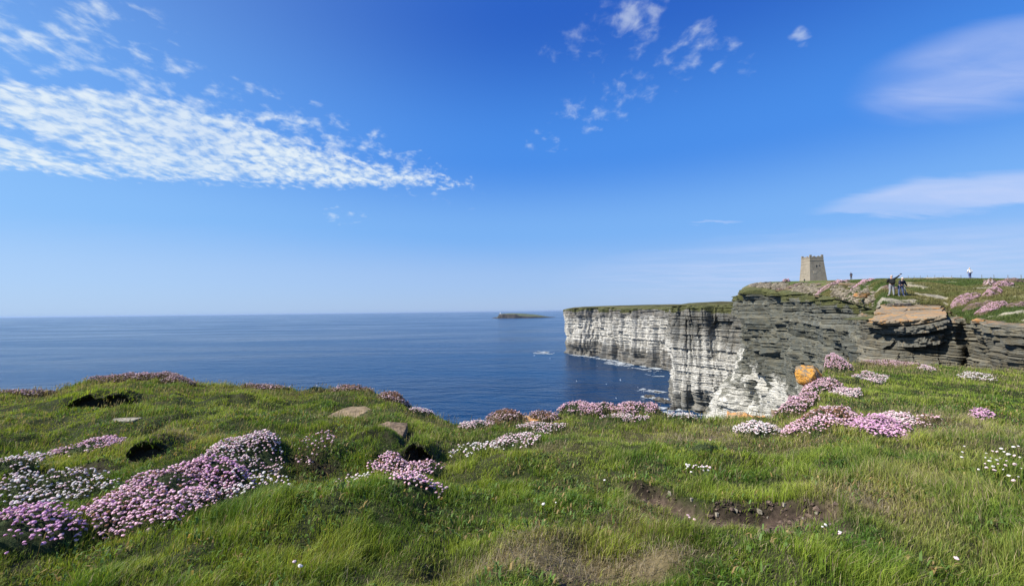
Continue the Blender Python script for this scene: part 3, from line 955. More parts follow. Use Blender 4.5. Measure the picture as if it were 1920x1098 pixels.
print('thrift')
MIXES = {'pink': ['pink', 'pink', 'pale', 'pink', 'pink', 'pink', 'magenta', 'pink', 'pale', 'brown'], 'pale': ['pale', 'pale', 'white', 'pink'], 'white': ['white', 'white', 'pale'],
         'magenta': ['magenta', 'magenta', 'pink'], 'faded': ['faded', 'pale', 'faded', 'pink', 'brown']}
for i, (px, py, hw, hd, mh, dens, tint, label) in enumerate(PATCH):
    cx, cy, rx, ry = PC[i]
    rg = np.random.default_rng(500 + i)
    root = empty('sea_thrift', (cx, cy, float(Z(cx, cy))))
    tag(root, label, 'thrift', 'sea thrift growing in the clifftop turf')
    z0 = float(Z(cx, cy))
    area = math.pi * rx * ry
    hs_ = .0109 * (1 + .02 * cy)
    want = int(min(6000, max(2 if dens < .3 else 5, dens * area / (.0235 ** 2) * (1.5 if dens > .75 else .98))))
    if dens <= .35: want = int(min(want, max(2, area * 900 * dens * 1.2 + 1)))
    if 'three' in label: want = 3
    if 'lone' in label: want = 1
    if 'two ' in label or 'pair' in label: want = 2
    # sample
    pts = np.zeros((0, 2)); tries = 0
    while len(pts) < want and tries < 30:
        s = rg.uniform(-1.25, 1.25, (want * 3, 2)) * np.array([rx, ry]) + np.array([cx, cy])
        s[:, 0] += SHEAR(cx, cy) * (s[:, 1] - cy)
        q = patch_q(i, s[:, 0], s[:, 1])
        pr = (1 - sstep(.75, 1.1, q)) * (1 if dens > .75 else .35 + .65 * (vnoise(s[:, 0] * 6, s[:, 1] * 6, 200 + i) > .5))
        if dens > .75: pr = pr * (.10 + .90 * (.6 * vnoise(s[:, 0] * 3.4, s[:, 1] * 3.4, 300 + i) + .4 * vnoise(s[:, 0] * 11, s[:, 1] * 11, 330 + i) > .37))
        s = s[rg.random(len(s)) < pr]
        pts = np.concatenate([pts, s]); tries += 1
    pts = pts[:want]
    # thin out overlaps on a jittered lattice
    if want > 60:
        key = np.floor(pts / (hs_ * (1.42 if dens > .75 else 1.75))).astype(int)
        _, ui = np.unique(key, axis=0, return_index=True)
        pts = pts[np.sort(ui)]
    D_, _, _ = edge_of(pts[:, 0], pts[:, 1])
    hgt_ = mound(i, pts[:, 0], pts[:, 1]) + (rg.uniform(.025, .085, len(pts)) if dens > .35 else rg.uniform(.07, .13, len(pts)))
    pz = Z(pts[:, 0], pts[:, 1]) + hgt_
    # gradient of the mound tilts the heads
    e = .02
    gx_ = (mound(i, pts[:, 0] + e, pts[:, 1]) - mound(i, pts[:, 0] - e, pts[:, 1])) / (2 * e)
    gy_ = (mound(i, pts[:, 0], pts[:, 1] + e) - mound(i, pts[:, 0], pts[:, 1] - e)) / (2 * e)
    pts = pts + np.clip(np.stack([-gx_, -gy_], 1), -1, 1) * .03
    size = hs_ * rg.uniform(.62, 1.28, len(pts))
    tints = [MIXES[tint][k] for k in rg.integers(0, len(MIXES[tint]), len(pts))]
    if 'rusty orange' in label or 'brown' in label or 'rusty' in label:
        crown = ((pts[:, 0] - cx) / rx) ** 2 + ((pts[:, 1] - cy) / ry) ** 2 < .35
        tints = ['brown' if (c and rg.random() < .75) else t_ for c, t_ in zip(crown, tints)]
    # leaf cushion under the heads
    if dens > .35:
        nr, na = 14, 40
        rr = np.linspace(0, 1.15, nr)[:, None]; aa = np.linspace(0, 2 * math.pi, na, endpoint=False)[None]
        Y = cy + ry * rr * np.sin(aa); X = cx + rx * rr * np.cos(aa) + SHEAR(cx, cy) * (Y - cy)
        Zc = Z(X, Y) + mound(i, X, Y) + .012 * fbm(X * 30, Y * 30, 2, 9) - .03 * sstep(.85, 1.15, rr)
        if dens > .6: Zc = Zc + .02 * (1 - sstep(.7, 1, rr))
        idx = np.arange(nr * na).reshape(nr, na)
        fs = np.stack([idx[:-1], np.roll(idx, -1, 1)[:-1], np.roll(idx, -1, 1)[1:], idx[1:]], -1).reshape(-1, 4)
        cc = np.array([.045, .06, .022]) * (.6 + .8 * vnoise(X * 25, Y * 25, 3))[..., None]
        if tint == 'faded': cc = cc * .5 + np.array([.11, .065, .04]) * .7
        np_mesh('leaf_cushion', np.stack([X - cx, Y - cy, Zc - z0], -1).reshape(-1, 3), fs, M_SOIL, cc.reshape(-1, 3), parent=root, smooth=True)
    # fine leaves
    nl = int(min(5000, area * 5200 * (1 if dens > .35 else .35))) + 6
    s = rg.uniform(-1.05, 1.05, (nl, 2)) * np.array([rx, ry]) + np.array([cx, cy])
    s[:, 0] += SHEAR(cx, cy) * (s[:, 1] - cy)
    s = s[patch_q(i, s[:, 0], s[:, 1]) < 1.15]
    if len(s):
        a_ = rg.uniform(0, 6.28, len(s)); wl = max(.003, cy * .0009)
        cl_ = np.array([.07, .10, .035]) * rg.uniform(.5, 1.4, (len(s), 1)) if tint != 'faded' else np.array([.15, .11, .05]) * rg.uniform(.5, 1.4, (len(s), 1))
        V_, Q_, T_, C_ = make_blades(s[:, 0] - cx, s[:, 1] - cy, Z(s[:, 0], s[:, 1]) + mound(i, s[:, 0], s[:, 1]) - z0, rg.uniform(.03, .07, len(s)), np.full(len(s), wl), np.cos(a_), np.sin(a_), rg.uniform(.1, .8, len(s)), cl_ * .7, cl_)
        np_mesh('leaves', V_, [Q_, T_], M_LEAF, C_, parent=root)
    # stems
    sl = np.array([.16, .15, .07]) * rg.uniform(.6, 1.2, (len(pts), 1))
    hh = np.minimum(hgt_, .12)
    V_, Q_, T_, C_ = make_blades(pts[:, 0] - cx, pts[:, 1] - cy, pz - z0 - hh, hh * 1.25, np.full(len(pts), max(.002, cy * .0006)), np.ones(len(pts)), np.zeros(len(pts)), np.full(len(pts), .05), sl, sl)
    stem_name = 'stems' if len(pts) > 3 else 'stem'
    so = np_mesh(stem_name, V_, [Q_, T_], M_LEAF, C_, parent=root)
    if len(pts) > 3: so['kind'] = 'stuff'
    # heads: the ones that show largest are meshes of their own (sharing data), the rest one mesh
    order = np.argsort(pts[:, 1] - 3.0 * (pz - z0))
    nind = len(pts) if len(pts) <= 100 else 100
    if cy > 6.5: nind = min(nind, 0 if len(pts) > 40 else nind)
    ind = order[:nind]; rest = order[nind:]
    for k in ind:
        o = bpy.data.objects.new('flower_head', head_data(tints[k], int(rg.integers(0, 3))))
        o.location = (pts[k, 0] - cx, pts[k, 1] - cy, pz[k] - z0)
        o.scale = (size[k],) * 3
        o.rotation_euler = (rg.normal(0, .25) , rg.normal(0, .25), rg.uniform(0, 6.28))
        COL.objects.link(o); o.parent = root
    if len(rest):
        VV = []; FF = []; CC = []; off = 0
        for k in rest:
            vs, fs, c = HEADS[tints[k]][int(rg.integers(0, 3))]
            a = rg.uniform(0, 6.28); ca, sa = math.cos(a), math.sin(a)
            v = vs @ np.array([[ca, sa, 0], [-sa, ca, 0], [0, 0, 1]])
            v = rot_pts(v, rg.normal(0, .25), rg.normal(0, .25)) * size[k] + np.array([pts[k, 0] - cx, pts[k, 1] - cy, pz[k] - z0])
            VV.append(v); FF.append(fs + off); CC.append(c * rg.uniform(.8, 1.15)); off += len(v)
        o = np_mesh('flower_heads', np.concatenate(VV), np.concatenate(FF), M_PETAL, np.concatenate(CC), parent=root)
        o['kind'] = 'stuff'

# ------------------------------------------------------------------ stones
M_TAN = simple_mat('tan_sandstone', (.21, .155, .09), .85, .35, 6, .6)
M_PALE = simple_mat('pale_stone', (.23, .205, .155), .85, .4, 8, .6)
M_BROWN = simple_mat('brown_stone', (.16, .115, .075), .9, .45, 9, .8)


def lichen_stone(name, base, lich, scale, thr=.5):
    m, t, b = new_mat(name)
    P = t.n.new('ShaderNodeTexCoord').outputs['Object']
    n1 = t.noise(P, scale, 6, .7); n2 = t.noise(P, scale * 6, 4, .6)
    c = t.mix(t.rng(n2, .3, .7), tuple(x * .7 for x in base), tuple(x * 1.25 for x in base))
    l = t.mix(n2, tuple(x * .75 for x in lich), tuple(min(1, x * 1.2) for x in lich))
    c = t.mix(t.rng(n1, thr - .06, thr + .06), c, l)
    t.l.new(c, b.inputs['Base Color']); b.inputs['Roughness'].default_value = .9; b.inputs['Specular IOR Level'].default_value = .15
    bp = t.node('ShaderNodeBump', ins={'Height': n2, 'Strength': .7, 'Distance': .03}); t.l.new(bp.outputs[0], b.inputs['Normal'])
    return m


M_ORANGE = lichen_stone('orange_lichen_stone', (.34, .27, .18), (.52, .27, .10), 3.0, .48)
M_VIVID = lichen_stone('vivid_lichen_stone', (.21, .17, .12), (.55, .27, .055), 5.0, .47)
M_SLAB = lichen_stone('slab_lichen_stone', (.25, .20, .135), (.40, .22, .085), 1.6, .54)
M_SCREE = simple_mat('scree_stone', (.36, .33, .27), .9, .4, 9, .5)
MATS = {'tan': M_TAN, 'pale': M_PALE, 'orange': M_ORANGE, 'straw': M_TAN, 'soil': M_BROWN, 'vivid': M_VIVID, 'slab': M_SLAB}


def stone(name, loc, rx, ry, th, mat, seed, n=9, layers=3, rz=0.0, tilt=(0, 0), squar=.0, parent=None, rough=.12):
    """a weathered bedded block: irregular polygon, several beds set back by different amounts"""
    rg = np.random.default_rng(seed)
    na = 48
    corners = np.sort(rg.uniform(0, 2 * math.pi, n)); cr = rg.uniform(.82, 1.12, n)
    aa = np.linspace(0, 2 * math.pi, na, endpoint=False)
    cx_ = np.cos(corners) * cr; cy_ = np.sin(corners) * cr
    # radius of the corner polygon at each angle
    rad = np.zeros(na)
    for k, a in enumerate(aa):
        best = None
        for j in range(n):
            x1, y1, x2, y2 = cx_[j], cy_[j], cx_[(j + 1) % n], cy_[(j + 1) % n]
            dxx, dyy = math.cos(a), math.sin(a)
            den = dxx * (y2 - y1) - dyy * (x2 - x1)
            if abs(den) < 1e-9: continue
            tt = (x1 * (y2 - y1) - y1 * (x2 - x1)) / den
            uu = (x1 * dyy - y1 * dxx) / den
            if tt > 0 and -1e-6 <= uu <= 1 + 1e-6: best = tt if best is None else max(best, tt)
        rad[k] = best if best else .8
    rings = []; zs = []
    for l in range(layers):
        off = 1 + rg.uniform(-.08, .06)
        z1 = -th + th * l / layers; z2 = -th + th * (l + 1) / layers
        rings += [rad * off * .985, rad * off, rad * off]; zs += [z1, z1 + (z2 - z1) * .25, z2 - (z2 - z1) * .08]
    last = rings[-1]
    for f_ in (.96, .75, .5, .25, .03):
        rings.append(last * f_); zs.append(0 + th * .04 * (1 - f_))
    rings = np.array(rings); zs = np.array(zs)[:, None] * np.ones((1, na))
    X = rings * np.cos(aa) * rx; Y = rings * np.sin(aa) * ry
    X = X + rough * .25 * rx * fbm(X / rx * 2 + seed, zs / max(th, .01) + Y / ry, 3, seed)
    Y = Y + rough * .25 * ry * fbm(Y / ry * 2 + seed, zs / max(th, .01) + X / rx, 3, seed + 1)
    zs = zs + rough * th * fbm(X / rx * 3, Y / ry * 3, 4, seed + 2)
    idx = np.arange(rings.size).reshape(rings.shape)
    fs = np.stack([idx[:-1], np.roll(idx, -1, 1)[:-1], np.roll(idx, -1, 1)[1:], idx[1:]], -1).reshape(-1, 4)
    cap = idx[-1][None, :]
    o = np_mesh(name, np.stack([X, Y, zs], -1).reshape(-1, 3), [fs, cap], mat, parent=parent)
    o.location = loc; o.rotation_euler = (tilt[0], tilt[1], rz)
    return o


for k, (px, py, hw, hd, th, kind, label, nn) in enumerate(ROCKS):
    cx, cy, rx, ry = RC[k]
    tilt = (R(5), R(-3)) if k != 6 else (R(14), R(10))
    o = stone('rock', (cx, cy, float(Z(cx, cy)) + th * (.15 if k == 1 else .22 if k == 0 else .35 if k == 6 else .6)), rx, ry, th * 1.6, MATS[kind], 30 + k, nn + 2, 3, random.uniform(-.3, .3), tilt)
    tag(o, label, 'rock', kind='thing')
# boulder covered in orange lichen, standing on the gulf edge
g = at(1521, 722, 9.4)
bm = bmesh.new(); bmesh.ops.create_icosphere(bm, subdivisions=5, radius=1)
bv = np.array([v.co[:] for v in bm.verts]); bf = np.array([[v.index for v in f.verts] for f in bm.faces]); bm.free()
bv = np.sign(bv) * np.abs(bv) ** .80
for nx_, ny_, nz_b, dd_ in ((.3, -.8, .5, .80), (-.7, -.5, .3, .86), (.1, .1, 1, .80), (.8, -.4, -.1, .84), (-.4, -.6, .75, .88), (.6, -.5, .6, .86), (-.1, -1, -.2, .86)):
    nn_ = np.array([nx_, ny_, nz_b]); nn_ /= np.linalg.norm(nn_); ex_ = np.maximum(bv @ nn_ - dd_, 0); bv = bv - ex_[:, None] * nn_ * .92
qa, qb = bv[:, 0] + bv[:, 2] * 1.3, bv[:, 1] - bv[:, 2] * .9
bv = bv * (1 + .13 * fbm(qa * 1.3, qb * 1.3, 3, 5) + .06 * fbm(qa * 5, qb * 5, 3, 6) - .05 * (vnoise(qa * 3, qb * 3, 7) > .7))[:, None]
bx = np_mesh('boulder', bv * np.array([.255, .25, .24]), bf, M_VIVID)
bx.location = (g[0] + .03, g[1] + .1, g[2] + .21); bx.rotation_euler = (R(-10), R(6), .3)
tag(bx, 'bright orange lichen covered boulder on the brink beside the thrift mound', 'boulder')
g = at(1395, 783, 8.3)
bx = stone('rock', (g[0], g[1], g[2] + .06), .40, .3, .3, M_ORANGE, 62, 8, 3, .1, (R(-6), R(4)), rough=.3)
tag(bx, 'low orange lichen rock behind the seeding grass on the brink', 'rock')
bx = stone('rock', (at(1462, 776, 8.5)[0], 8.5, at(1462, 776, 8.5)[2] + .05), .16, .14, .2, M_BROWN, 63, 7, 3, .1, (0, 0), rough=.4)
tag(bx, 'small dark brown rock between the orange rock and the pink bank', 'rock')
# pale chips in the soil scar
chips = [(1255, 925, 6), (1297, 936, 5), (1425, 958, 9), (1470, 950, 5), (1532, 960, 10), (1380, 962, 5), (1345, 968, 7), (1440, 975, 4), (1505, 972, 4), (1555, 985, 5)]
for k, (px, py, s) in enumerate(chips):
    g = ground_at(px, py); r_ = s * .7 / F * g[1]
    o = stone('stone_chip', (g[0], g[1], g[2] + .012), r_, r_ * .7, .03, M_PALE, 80 + k, 6, 2, random.uniform(0, 3), (random.uniform(-.2, .2), random.uniform(-.2, .2)))
    tag(o, 'small pale stone chip lying in the bare soil scar', 'stone', 'stone chips in the bare soil')
# clods of soil in the scar : too many to count
VV = []; FF = []; CC = []; off = 0
rg = np.random.default_rng(77)
bm = bmesh.new(); bmesh.ops.create_icosphere(bm, subdivisions=1, radius=1)
iv = np.array([v.co[:] for v in bm.verts]); ifc = np.array([[v.index for v in f.verts] for f in bm.faces]); bm.free()
cand = rg.uniform([SCAR[:, 0].min() - .3, SCAR[:, 1].min() - .6], [SCAR[:, 0].max() + .3, SCAR[:, 1].max() + .3], (9000, 2))
cand2 = np.stack([rg.uniform(-.1, 1.1, 3000) + .0, rg.uniform(2.2, 2.9, 3000)], 1)
cand = np.concatenate([cand, cand2])
cand = cand[rg.random(len(cand)) < dirt(cand[:, 0], cand[:, 1]) * .8]
cz = Z(cand[:, 0], cand[:, 1])
for (x, y), z in zip(cand, cz):
    s = rg.uniform(.003, .013) * (1 + 1.6 * (rg.random() < .08)); v = iv * rg.uniform(.6, 1.3, (len(iv), 1)) * s * np.array([1.2, 1, .7]) + np.array([x, y, z + s * .2])
    VV.append(v); FF.append(ifc + off); off += len(v); CC.append(np.ones((len(v), 3)) * np.array([.10, .072, .055]) * rg.uniform(.5, 1.8))
o = np_mesh('soil_crumbs', np.concatenate(VV), np.concatenate(FF), M_SOIL, np.concatenate(CC))
tag(o, 'dark crumbly soil spilling from the turf scar', 'soil', kind='stuff')

# ------------------------------------------------------------------ cliffs
print('cliffs')


def resample(P, n, key):
    P = np.array(P, float)
    d = np.concatenate([[0], np.cumsum(key(P[:-1], P[1:]))])
    # Catmull-like smoothing of the control polygon through linear resampling + box filter
    u = np.linspace(0, d[-1], n)
    Q = np.stack([np.interp(u, d, P[:, k]) for k in range(P.shape[1])], 1)
    return Q


def beds(zv, s, T, seed, dip=0.0, wav=0.4, joint=2.5):
    """piecewise constant set-back of bedded and jointed rock; returns offset and a random value per bed"""
    rg = np.random.default_rng(seed)
    th = T * rg.uniform(.35, 1.9, 4000); edges = -90 + np.cumsum(th)
    edges = edges[edges < 60]
    zz = zv + dip * s + wav * T * fbm(s / (T * 14), zv / (T * 14), 2, seed + 5)
    k = np.searchsorted(edges, zz)
    r = rg.random(len(edges) + 2)
    wj = T * joint * (.6 + 1.2 * rg.random(len(edges) + 2)); ph = rg.random(len(edges) + 2) * 50
    sj = s + .25 * T * joint * fbm(s / (T * 6), zv / (T * 3), 2, seed + 6)
    j = np.floor(sj / wj[k] + ph[k])
    hj = hash2(k.astype(np.int64), j.astype(np.int64), seed)
    pr = np.minimum((zz - edges[np.clip(k - 1, 0, len(edges) - 1)]), (edges[np.clip(k, 0, len(edges) - 1)] - zz))
    groove = np.clip(1 - pr / (T * .10), 0, 1)
    return r[k] * .55 + hj * .45, r[k], groove


def pillars(s, z, w, seed, tall=3.0):
    """joint bounded columns standing forward or back"""
    q = s / w + .45 * fbm(s / w * .7, z / (w * tall), 2, seed)
    j = np.floor(q); lv = np.floor(z / (w * tall) + 7.3 * hash2(j.astype(np.int64), j.astype(np.int64) * 0, seed))
    return hash2(j.astype(np.int64), lv.astype(np.int64), seed + 1) - .5


def cliff(name, ctrl, nS, nZ, ang_depth, layers, big, mat, guano_f, veg_top, lichen_f=None, inland=None, seed=1, lean=0.0, key=None, smooth_n=5, dip=0.0, zmin=SEA - 1.5):
    """ctrl rows: x, y, ztop. outward side = west / camera side"""
    key = key or (lambda a, b: np.hypot(*(b - a)[:, :2].T) / (.5 * (a[:, 1] + b[:, 1])))
    Q = resample(ctrl, nS, key)
    ker = np.hanning(smooth_n + 2)[1:-1]; ker /= ker.sum()
    for k in range(3):
        pad = np.pad(Q[:, k], smooth_n // 2, mode='edge'); Q[:, k] = np.convolve(pad, ker, 'valid')[:nS]
    x, y, zt = Q.T
    s = np.concatenate([[0], np.cumsum(np.hypot(np.diff(x), np.diff(y)))])
    tx = np.gradient(x); ty = np.gradient(y); l = np.hypot(tx, ty) + 1e-9
    nx, ny = ty / l, -tx / l
    for _ in range(2):
        pad = lambda v: np.convolve(np.pad(v, 4, mode='edge'), np.ones(9) / 9, 'valid')
        nx, ny = pad(nx), pad(ny); l = np.hypot(nx, ny); nx /= l; ny /= l
    u = np.linspace(0, 1, nZ)[:, None]
    vis = np.minimum(ang_depth * y, zt - zmin)[None, :]
    ub = .93
    zc = np.where(u < ub, zt[None] - vis * (u / ub), (zt[None] - vis) * (1 - (u - ub) / (1 - ub)) + zmin * (u - ub) / (1 - ub))
    zc = np.maximum(zc, zmin)
    Sg = np.broadcast_to(s[None], zc.shape)
    off = big(Sg, zc, zt[None])
    bedv = 0; gro = 0; wsum = 0
    for T, amp, joint in layers:
        o_, r_, g_ = beds(zc, Sg, T, seed + int(T * 100), dip, .5, joint)
        off = off + amp * (o_ - .5) - g_ * amp * .35
        bedv = bedv + r_ * amp ** .5; wsum += amp ** .5
    bedv = bedv / wsum
    depth_below = zt[None] - zc
    # round the lip
    lip = layers[-1][0] * 2.0
    off = off * sstep(-lip * .8, lip * .8, depth_below) - lip * .9 * (1 - sstep(0, lip * 1.2, depth_below)) + lean * depth_below
    X = x[None] + nx[None] * off; Y = y[None] + ny[None] * off
    G = guano_f(X, Y, zc, Sg, depth_below); Vg = veg_top(X, Y, zc, Sg, depth_below)
    Lc = lichen_f(X, Y, zc, Sg, depth_below) if lichen_f else np.zeros_like(zc)
    cols = None
    capd = np.array([6., 3.5, 2., 1., .4])[:, None]
    X0 = np.concatenate([X[:1] - nx[None] * capd, X]); Y0 = np.concatenate([Y[:1] - ny[None] * capd, Y])
    Z0 = np.concatenate([zt[None] + 0 * capd - .01, zc])
    pad5 = lambda q: np.concatenate([np.repeat(q[:1], 5, 0), q])
    bedv, G, Vg, Lc = pad5(bedv), pad5(G), pad5(Vg), pad5(Lc)
    Vg[:5] = .62; Lc[:5] = .18; Z0[:5] += .10 * fbm(X0[:5] / .9, Y0[:5] / .9, 3, seed + 90)
    o = np_mesh(name, np.stack([X0, Y0, Z0], -1).reshape(-1, 3), grid_faces(nZ + 5, nS), mat, attrs={'bed': bedv.ravel(), 'guano': np.clip(G, 0, 1).ravel(), 'veg': np.clip(Vg, 0, 1).ravel(), 'lichen': np.clip(Lc, 0, 1).ravel()})
    o['kind'] = 'structure'
    top = (X[0], Y[0], zt)
    if inland:
        di = np.array(inland[1]); dirx, diry = inland[0]
        rise = inland[2]
        XX = X[0][None] + dirx * di[:, None] + 0 * X[0][None]; YY = Y[0][None] + diry * di[:, None]
        ZZ = zt[None] + rise * (1 - np.exp(-di[:, None] / inland[3])) + inland[4] * fbm(XX / 14, YY / 14, 4, seed + 40) * sstep(0, 12, di[:, None]) - .02
        cc = np.array([.085, .085, .034]) * (.5 + .8 * vnoise(XX / 9, YY / 9, 5))[..., None] + np.array([.07, .05, .02]) * (vnoise(XX / 25, YY / 25, 6) ** 2)[..., None]
        h = np_mesh('clifftop_turf', np.stack([XX, YY, ZZ], -1).reshape(-1, 3), grid_faces(len(di), nS)[:, ::-1], M_TURF_FAR, cc.reshape(-1, 3), smooth=True)
        h['kind'] = 'structure'
    return Q


def P2(px, depth, ztop=None, py=None):
    r = ray(px, py if py is not None else 580)
    return (r[0] * depth, depth, ztop if ztop is not None else r[2] * depth)


# far headland
A = [(150, 900, 4), (112, 800, 4), (93, 730, 3.5), (91.5, 700, 3.2), (98, 680, 3.8), (131, 653, 4.0), (149, 596, 3.8), (158, 565, 3.6), (179, 509, 3.0), (188, 470, 2.8), (182, 400, 2.6)]
bigA = lambda s, z, zt: 8 * pillars(s, z, 26, 601, 2.2) + 4.5 * pillars(s, z, 9, 603) + 9 * fbm(s / 38, z / 120, 3, 301) + 5.0 * (np.abs(fbm(s / 13, z / 60, 3, 302)) * 2 - .6) - 7 * sstep(-52, -64, z) * sstep(-.1, .4, fbm(s / 30, z / 30, 2, 305))
gA = lambda x, y, z, s, d: .86 * sstep(5, 16, d + 4 * fbm(s / 15, z / 40, 2, 310)) * (1 - sstep(-46, -60, z + 6 * fbm(s / 20, s / 9, 2, 311))) + .08
vA = lambda x, y, z, s, d: (1 - sstep(1.0, 8, d + 5 * fbm(s / 12, z / 8, 3, 312))) * 1.0
cliff('cliff', A, 420, 260, 1.0, [(7, 3.2, 2.6), (2.6, 2.2, 3), (1.1, 1.0, 3)], bigA, M_FAR, gA, vA, inland=((.75, .66), [0, 2, 5, 10, 20, 40, 80, 160, 260], 4.2, 30, .6), seed=11, lean=.015, smooth_n=9)
# middle white cliffs, from the buttress to the foot of the dark cliff
B = [(186, 420, 2.8), (150, 380, 2.8), (125, 335, 2.6), (113.5, 314, 2.4), (116, 304, 2.6), (124, 298, 2.7), (136, 284, 2.6), (141, 262, 2.6), (135, 235, 2.8), (122, 214, 3.0), (116, 196, 3.5)]
def cave(s0, z0, hw, hh):
    return lambda s, z: np.clip(1 - np.abs(s - s0 - (z - z0) * .10) / (hw * np.clip((z0 + hh - z) / hh, 0.001, 1)), 0, 1) * (z < z0 + hh) * (z > z0 - 60)
SB = np.concatenate([[0], np.cumsum(np.hypot(np.diff([b[0] for b in B]), np.diff([b[1] for b in B])))])
s_cave = SB[6] - 2
cv = cave(s_cave, -64, 4.0, 13)
bigB = lambda s, z, zt: 4.2 * pillars(s, z, 15, 611, 1.6) + 2.0 * pillars(s, z, 5, 613) + 4.5 * fbm(s / 26, z / 90, 3, 321) + 3.6 * (np.abs(fbm(s / 9, z / 70, 3, 322)) * 2 - .5) - 22 * sstep(0, .25, cv(s, z)) - 3.5 * sstep(-58, -66, z) * sstep(.0, .4, fbm(s / 14, z / 20, 2, 325))
gB = lambda x, y, z, s, d: (.52 + .44 * sstep(14, 34, d + 8 * fbm(s / 18, z / 40, 2, 330))) * sstep(4, 12, d + 4 * fbm(s / 10, z / 30, 2, 333)) * (1 - .75 * sstep(-54, -62, z + 5 * fbm(s / 12, 0 * s, 2, 331)))
vB = lambda x, y, z, s, d: (1 - sstep(1, 7, d + 3.5 * fbm(s / 9, z / 8, 3, 332))) * 1.0
cliff('cliff', B, 700, 480, .30, [(4.2, 2.3, 2.4), (1.7, 1.6, 3), (.7, .7, 3)], bigB, M_MID, gB, vB, inland=((.8, .6), [0, 1, 3, 6, 12, 25, 50, 90, 150], 3.4, 22, .5), seed=21, lean=.02, smooth_n=7)

# plateau control along the visible rim: px, depth, py of the rim, py of the skyline
RIM = [(1385, 181, 552, 551), (1392, 177, 542, 540), (1404, 170, 537, 533.5), (1440, 150, 541, 528.5), (1519, 95, 551, 526.5), (1578, 62, 560, 525), (1610, 48, 569, 524), (1640, 36, 577, 523.5), (1655, 33.9, 571, 523), (1762, 33.6, 571, 522), (1776, 32.6, 580, 522), (1792, 29.6, 590, 522), (1812, 27.2, 599, 522), (1886, 22.8, 607, 523), (2000, 19, 612, 524), (2600, 16, 625, 530)]
Cc = [(150, 232, 5), (122, 212, 5.5), (103, 194, 6)] + [P2(px, d, py=py) for px, d, py, sk in RIM[:8]] + [(29.8, 33.6, -.5), (29.4, 32.0, -.9)]
def talus(s, z):      # rockfall cone and buttress at the foot of the dark cliff
    return 14 * np.exp(-((s - 60) / 26) ** 2) * sstep(-14, -56, z)
def bigC(s, z, zt):
    far = sstep(185, 90, s)
    v = talus(s, z) + 4.2 * fbm(s / 17 + 2, z / 50, 3, 341) * far + (.9 + 1.2 * far) * fbm(s / 6, z / 14, 4, 343)
    v = v + (1.0 + 3.5 * far) * pillars(s, z, 9, 621, 1.6) + (.7 + 1.2 * far) * pillars(s, z, 3.2, 623, 1.6)
    v = v + (1.0 + 1.8 * far) * (np.abs(fbm(s / 6, z / 45, 3, 342)) * 2 - .5)
    # stepped recesses where blocks have dropped out
    v = v - (1.0 + 1.3 * far) * sstep(.12, .22, fbm(s / 5 + z / 30, z / 9, 2, 348)) * sstep(1.5, 4, zt - z)
    return v
def gC(x, y, z, s, d):
    a = z / y; pxx = 960 + F * x / y
    line = sstep(-.03, -.20, a + (pxx - 1400) * .0007 + .05 * fbm(s / 9, z / 9, 3, 345))
    pat = sstep(-.35, .35, fbm(s / 6, z / 8, 4, 349))
    return (.95 * line * (.75 + .25 * pat) * sstep(1580, 1480, pxx) + .40 * pat * sstep(2, 12, d) * sstep(1640, 1420, pxx))
vC = lambda x, y, z, s, d: (1 - sstep(.2, 2.2 + 2.5 * sstep(60, 150, y), d + 1.4 * fbm(s / 4, z / 3, 3, 346))) * .85
lC = lambda x, y, z, s, d: .42 * (1 - sstep(.0, .35 + .03 * y, d + .6 * fbm(s / 3, z, 3, 347)))
cliff('cliff', Cc, 900, 560, .30, [(2.3, 1.5, 2.2), (.85, .85, 3.0), (.32, .40, 4)], bigC, M_NEAR, gC, vC, lC, seed=31, lean=-.005, smooth_n=7)
# nearest ledges
Dd = [(32.5, 40, -.5), (28.3, 34.6, -.75), (26.3, 32.0, -1.0), (25.7, 30.9, -1.12), (26.5, 29.9, -1.12), (28.6, 27.7, -.95), (29.6, 28.4, -.7), (29.5, 27.5, -.7), (28.0, 26.3, -.75), (26.6, 23.8, -.85), (25.6, 21.6, -.9), (24.6, 19.3, -.95), (24, 17, -1.1), (30, 12, -1.2)]
SD = np.concatenate([[0], np.cumsum(np.hypot(np.diff([b[0] for b in Dd]), np.diff([b[1] for b in Dd])))])
def bigD(s, z, zt):
    under = -.8 * sstep(.35, .6, zt - z) * (1 - sstep(1.0, 3.6, zt - z)) * np.exp(-((s - SD[3] + .4) / 1.8) ** 2) * 1.0
    under = under - .55 * sstep(.35, .5, zt - z) * (1 - sstep(.9, 2.8, zt - z)) * sstep(SD[3] - 2, SD[3], s) * (1 - sstep(SD[5] - 1.0, SD[5], s))
    swell = .45 * pillars(s, z, 2.6, 631, 1.2) + .28 * pillars(s, z, .9, 633, .9) + .45 * np.sin((s - SD[5]) * .9 + (z + 4) * .35) * sstep(.8, 2, zt - z)
    return under + swell + .5 * fbm(s / 3.2, z / 6, 3, 351) + .22 * (np.abs(fbm(s / 1.3, z / 5, 2, 352)) * 2 - .5)
gD = lambda x, y, z, s, d: .12 * sstep(.8, 3, d) + 0 * s
vD = lambda x, y, z, s, d: 0 * s
lD = lambda x, y, z, s, d: .40 * (1 - sstep(.0, .35, d + .12 * fbm(s * 1.3, z * 3, 3, 357)))
keyd = lambda a, b: np.hypot(*(b - a)[:, :2].T)
cliff('cliff', Dd, 900, 520, .20, [(.62, .50, 2.6), (.22, .30, 4.5), (.085, .11, 7)], bigD, M_LEDGE, gD, vD, lD, seed=41, lean=-.01, key=keyd, smooth_n=15, dip=.03)

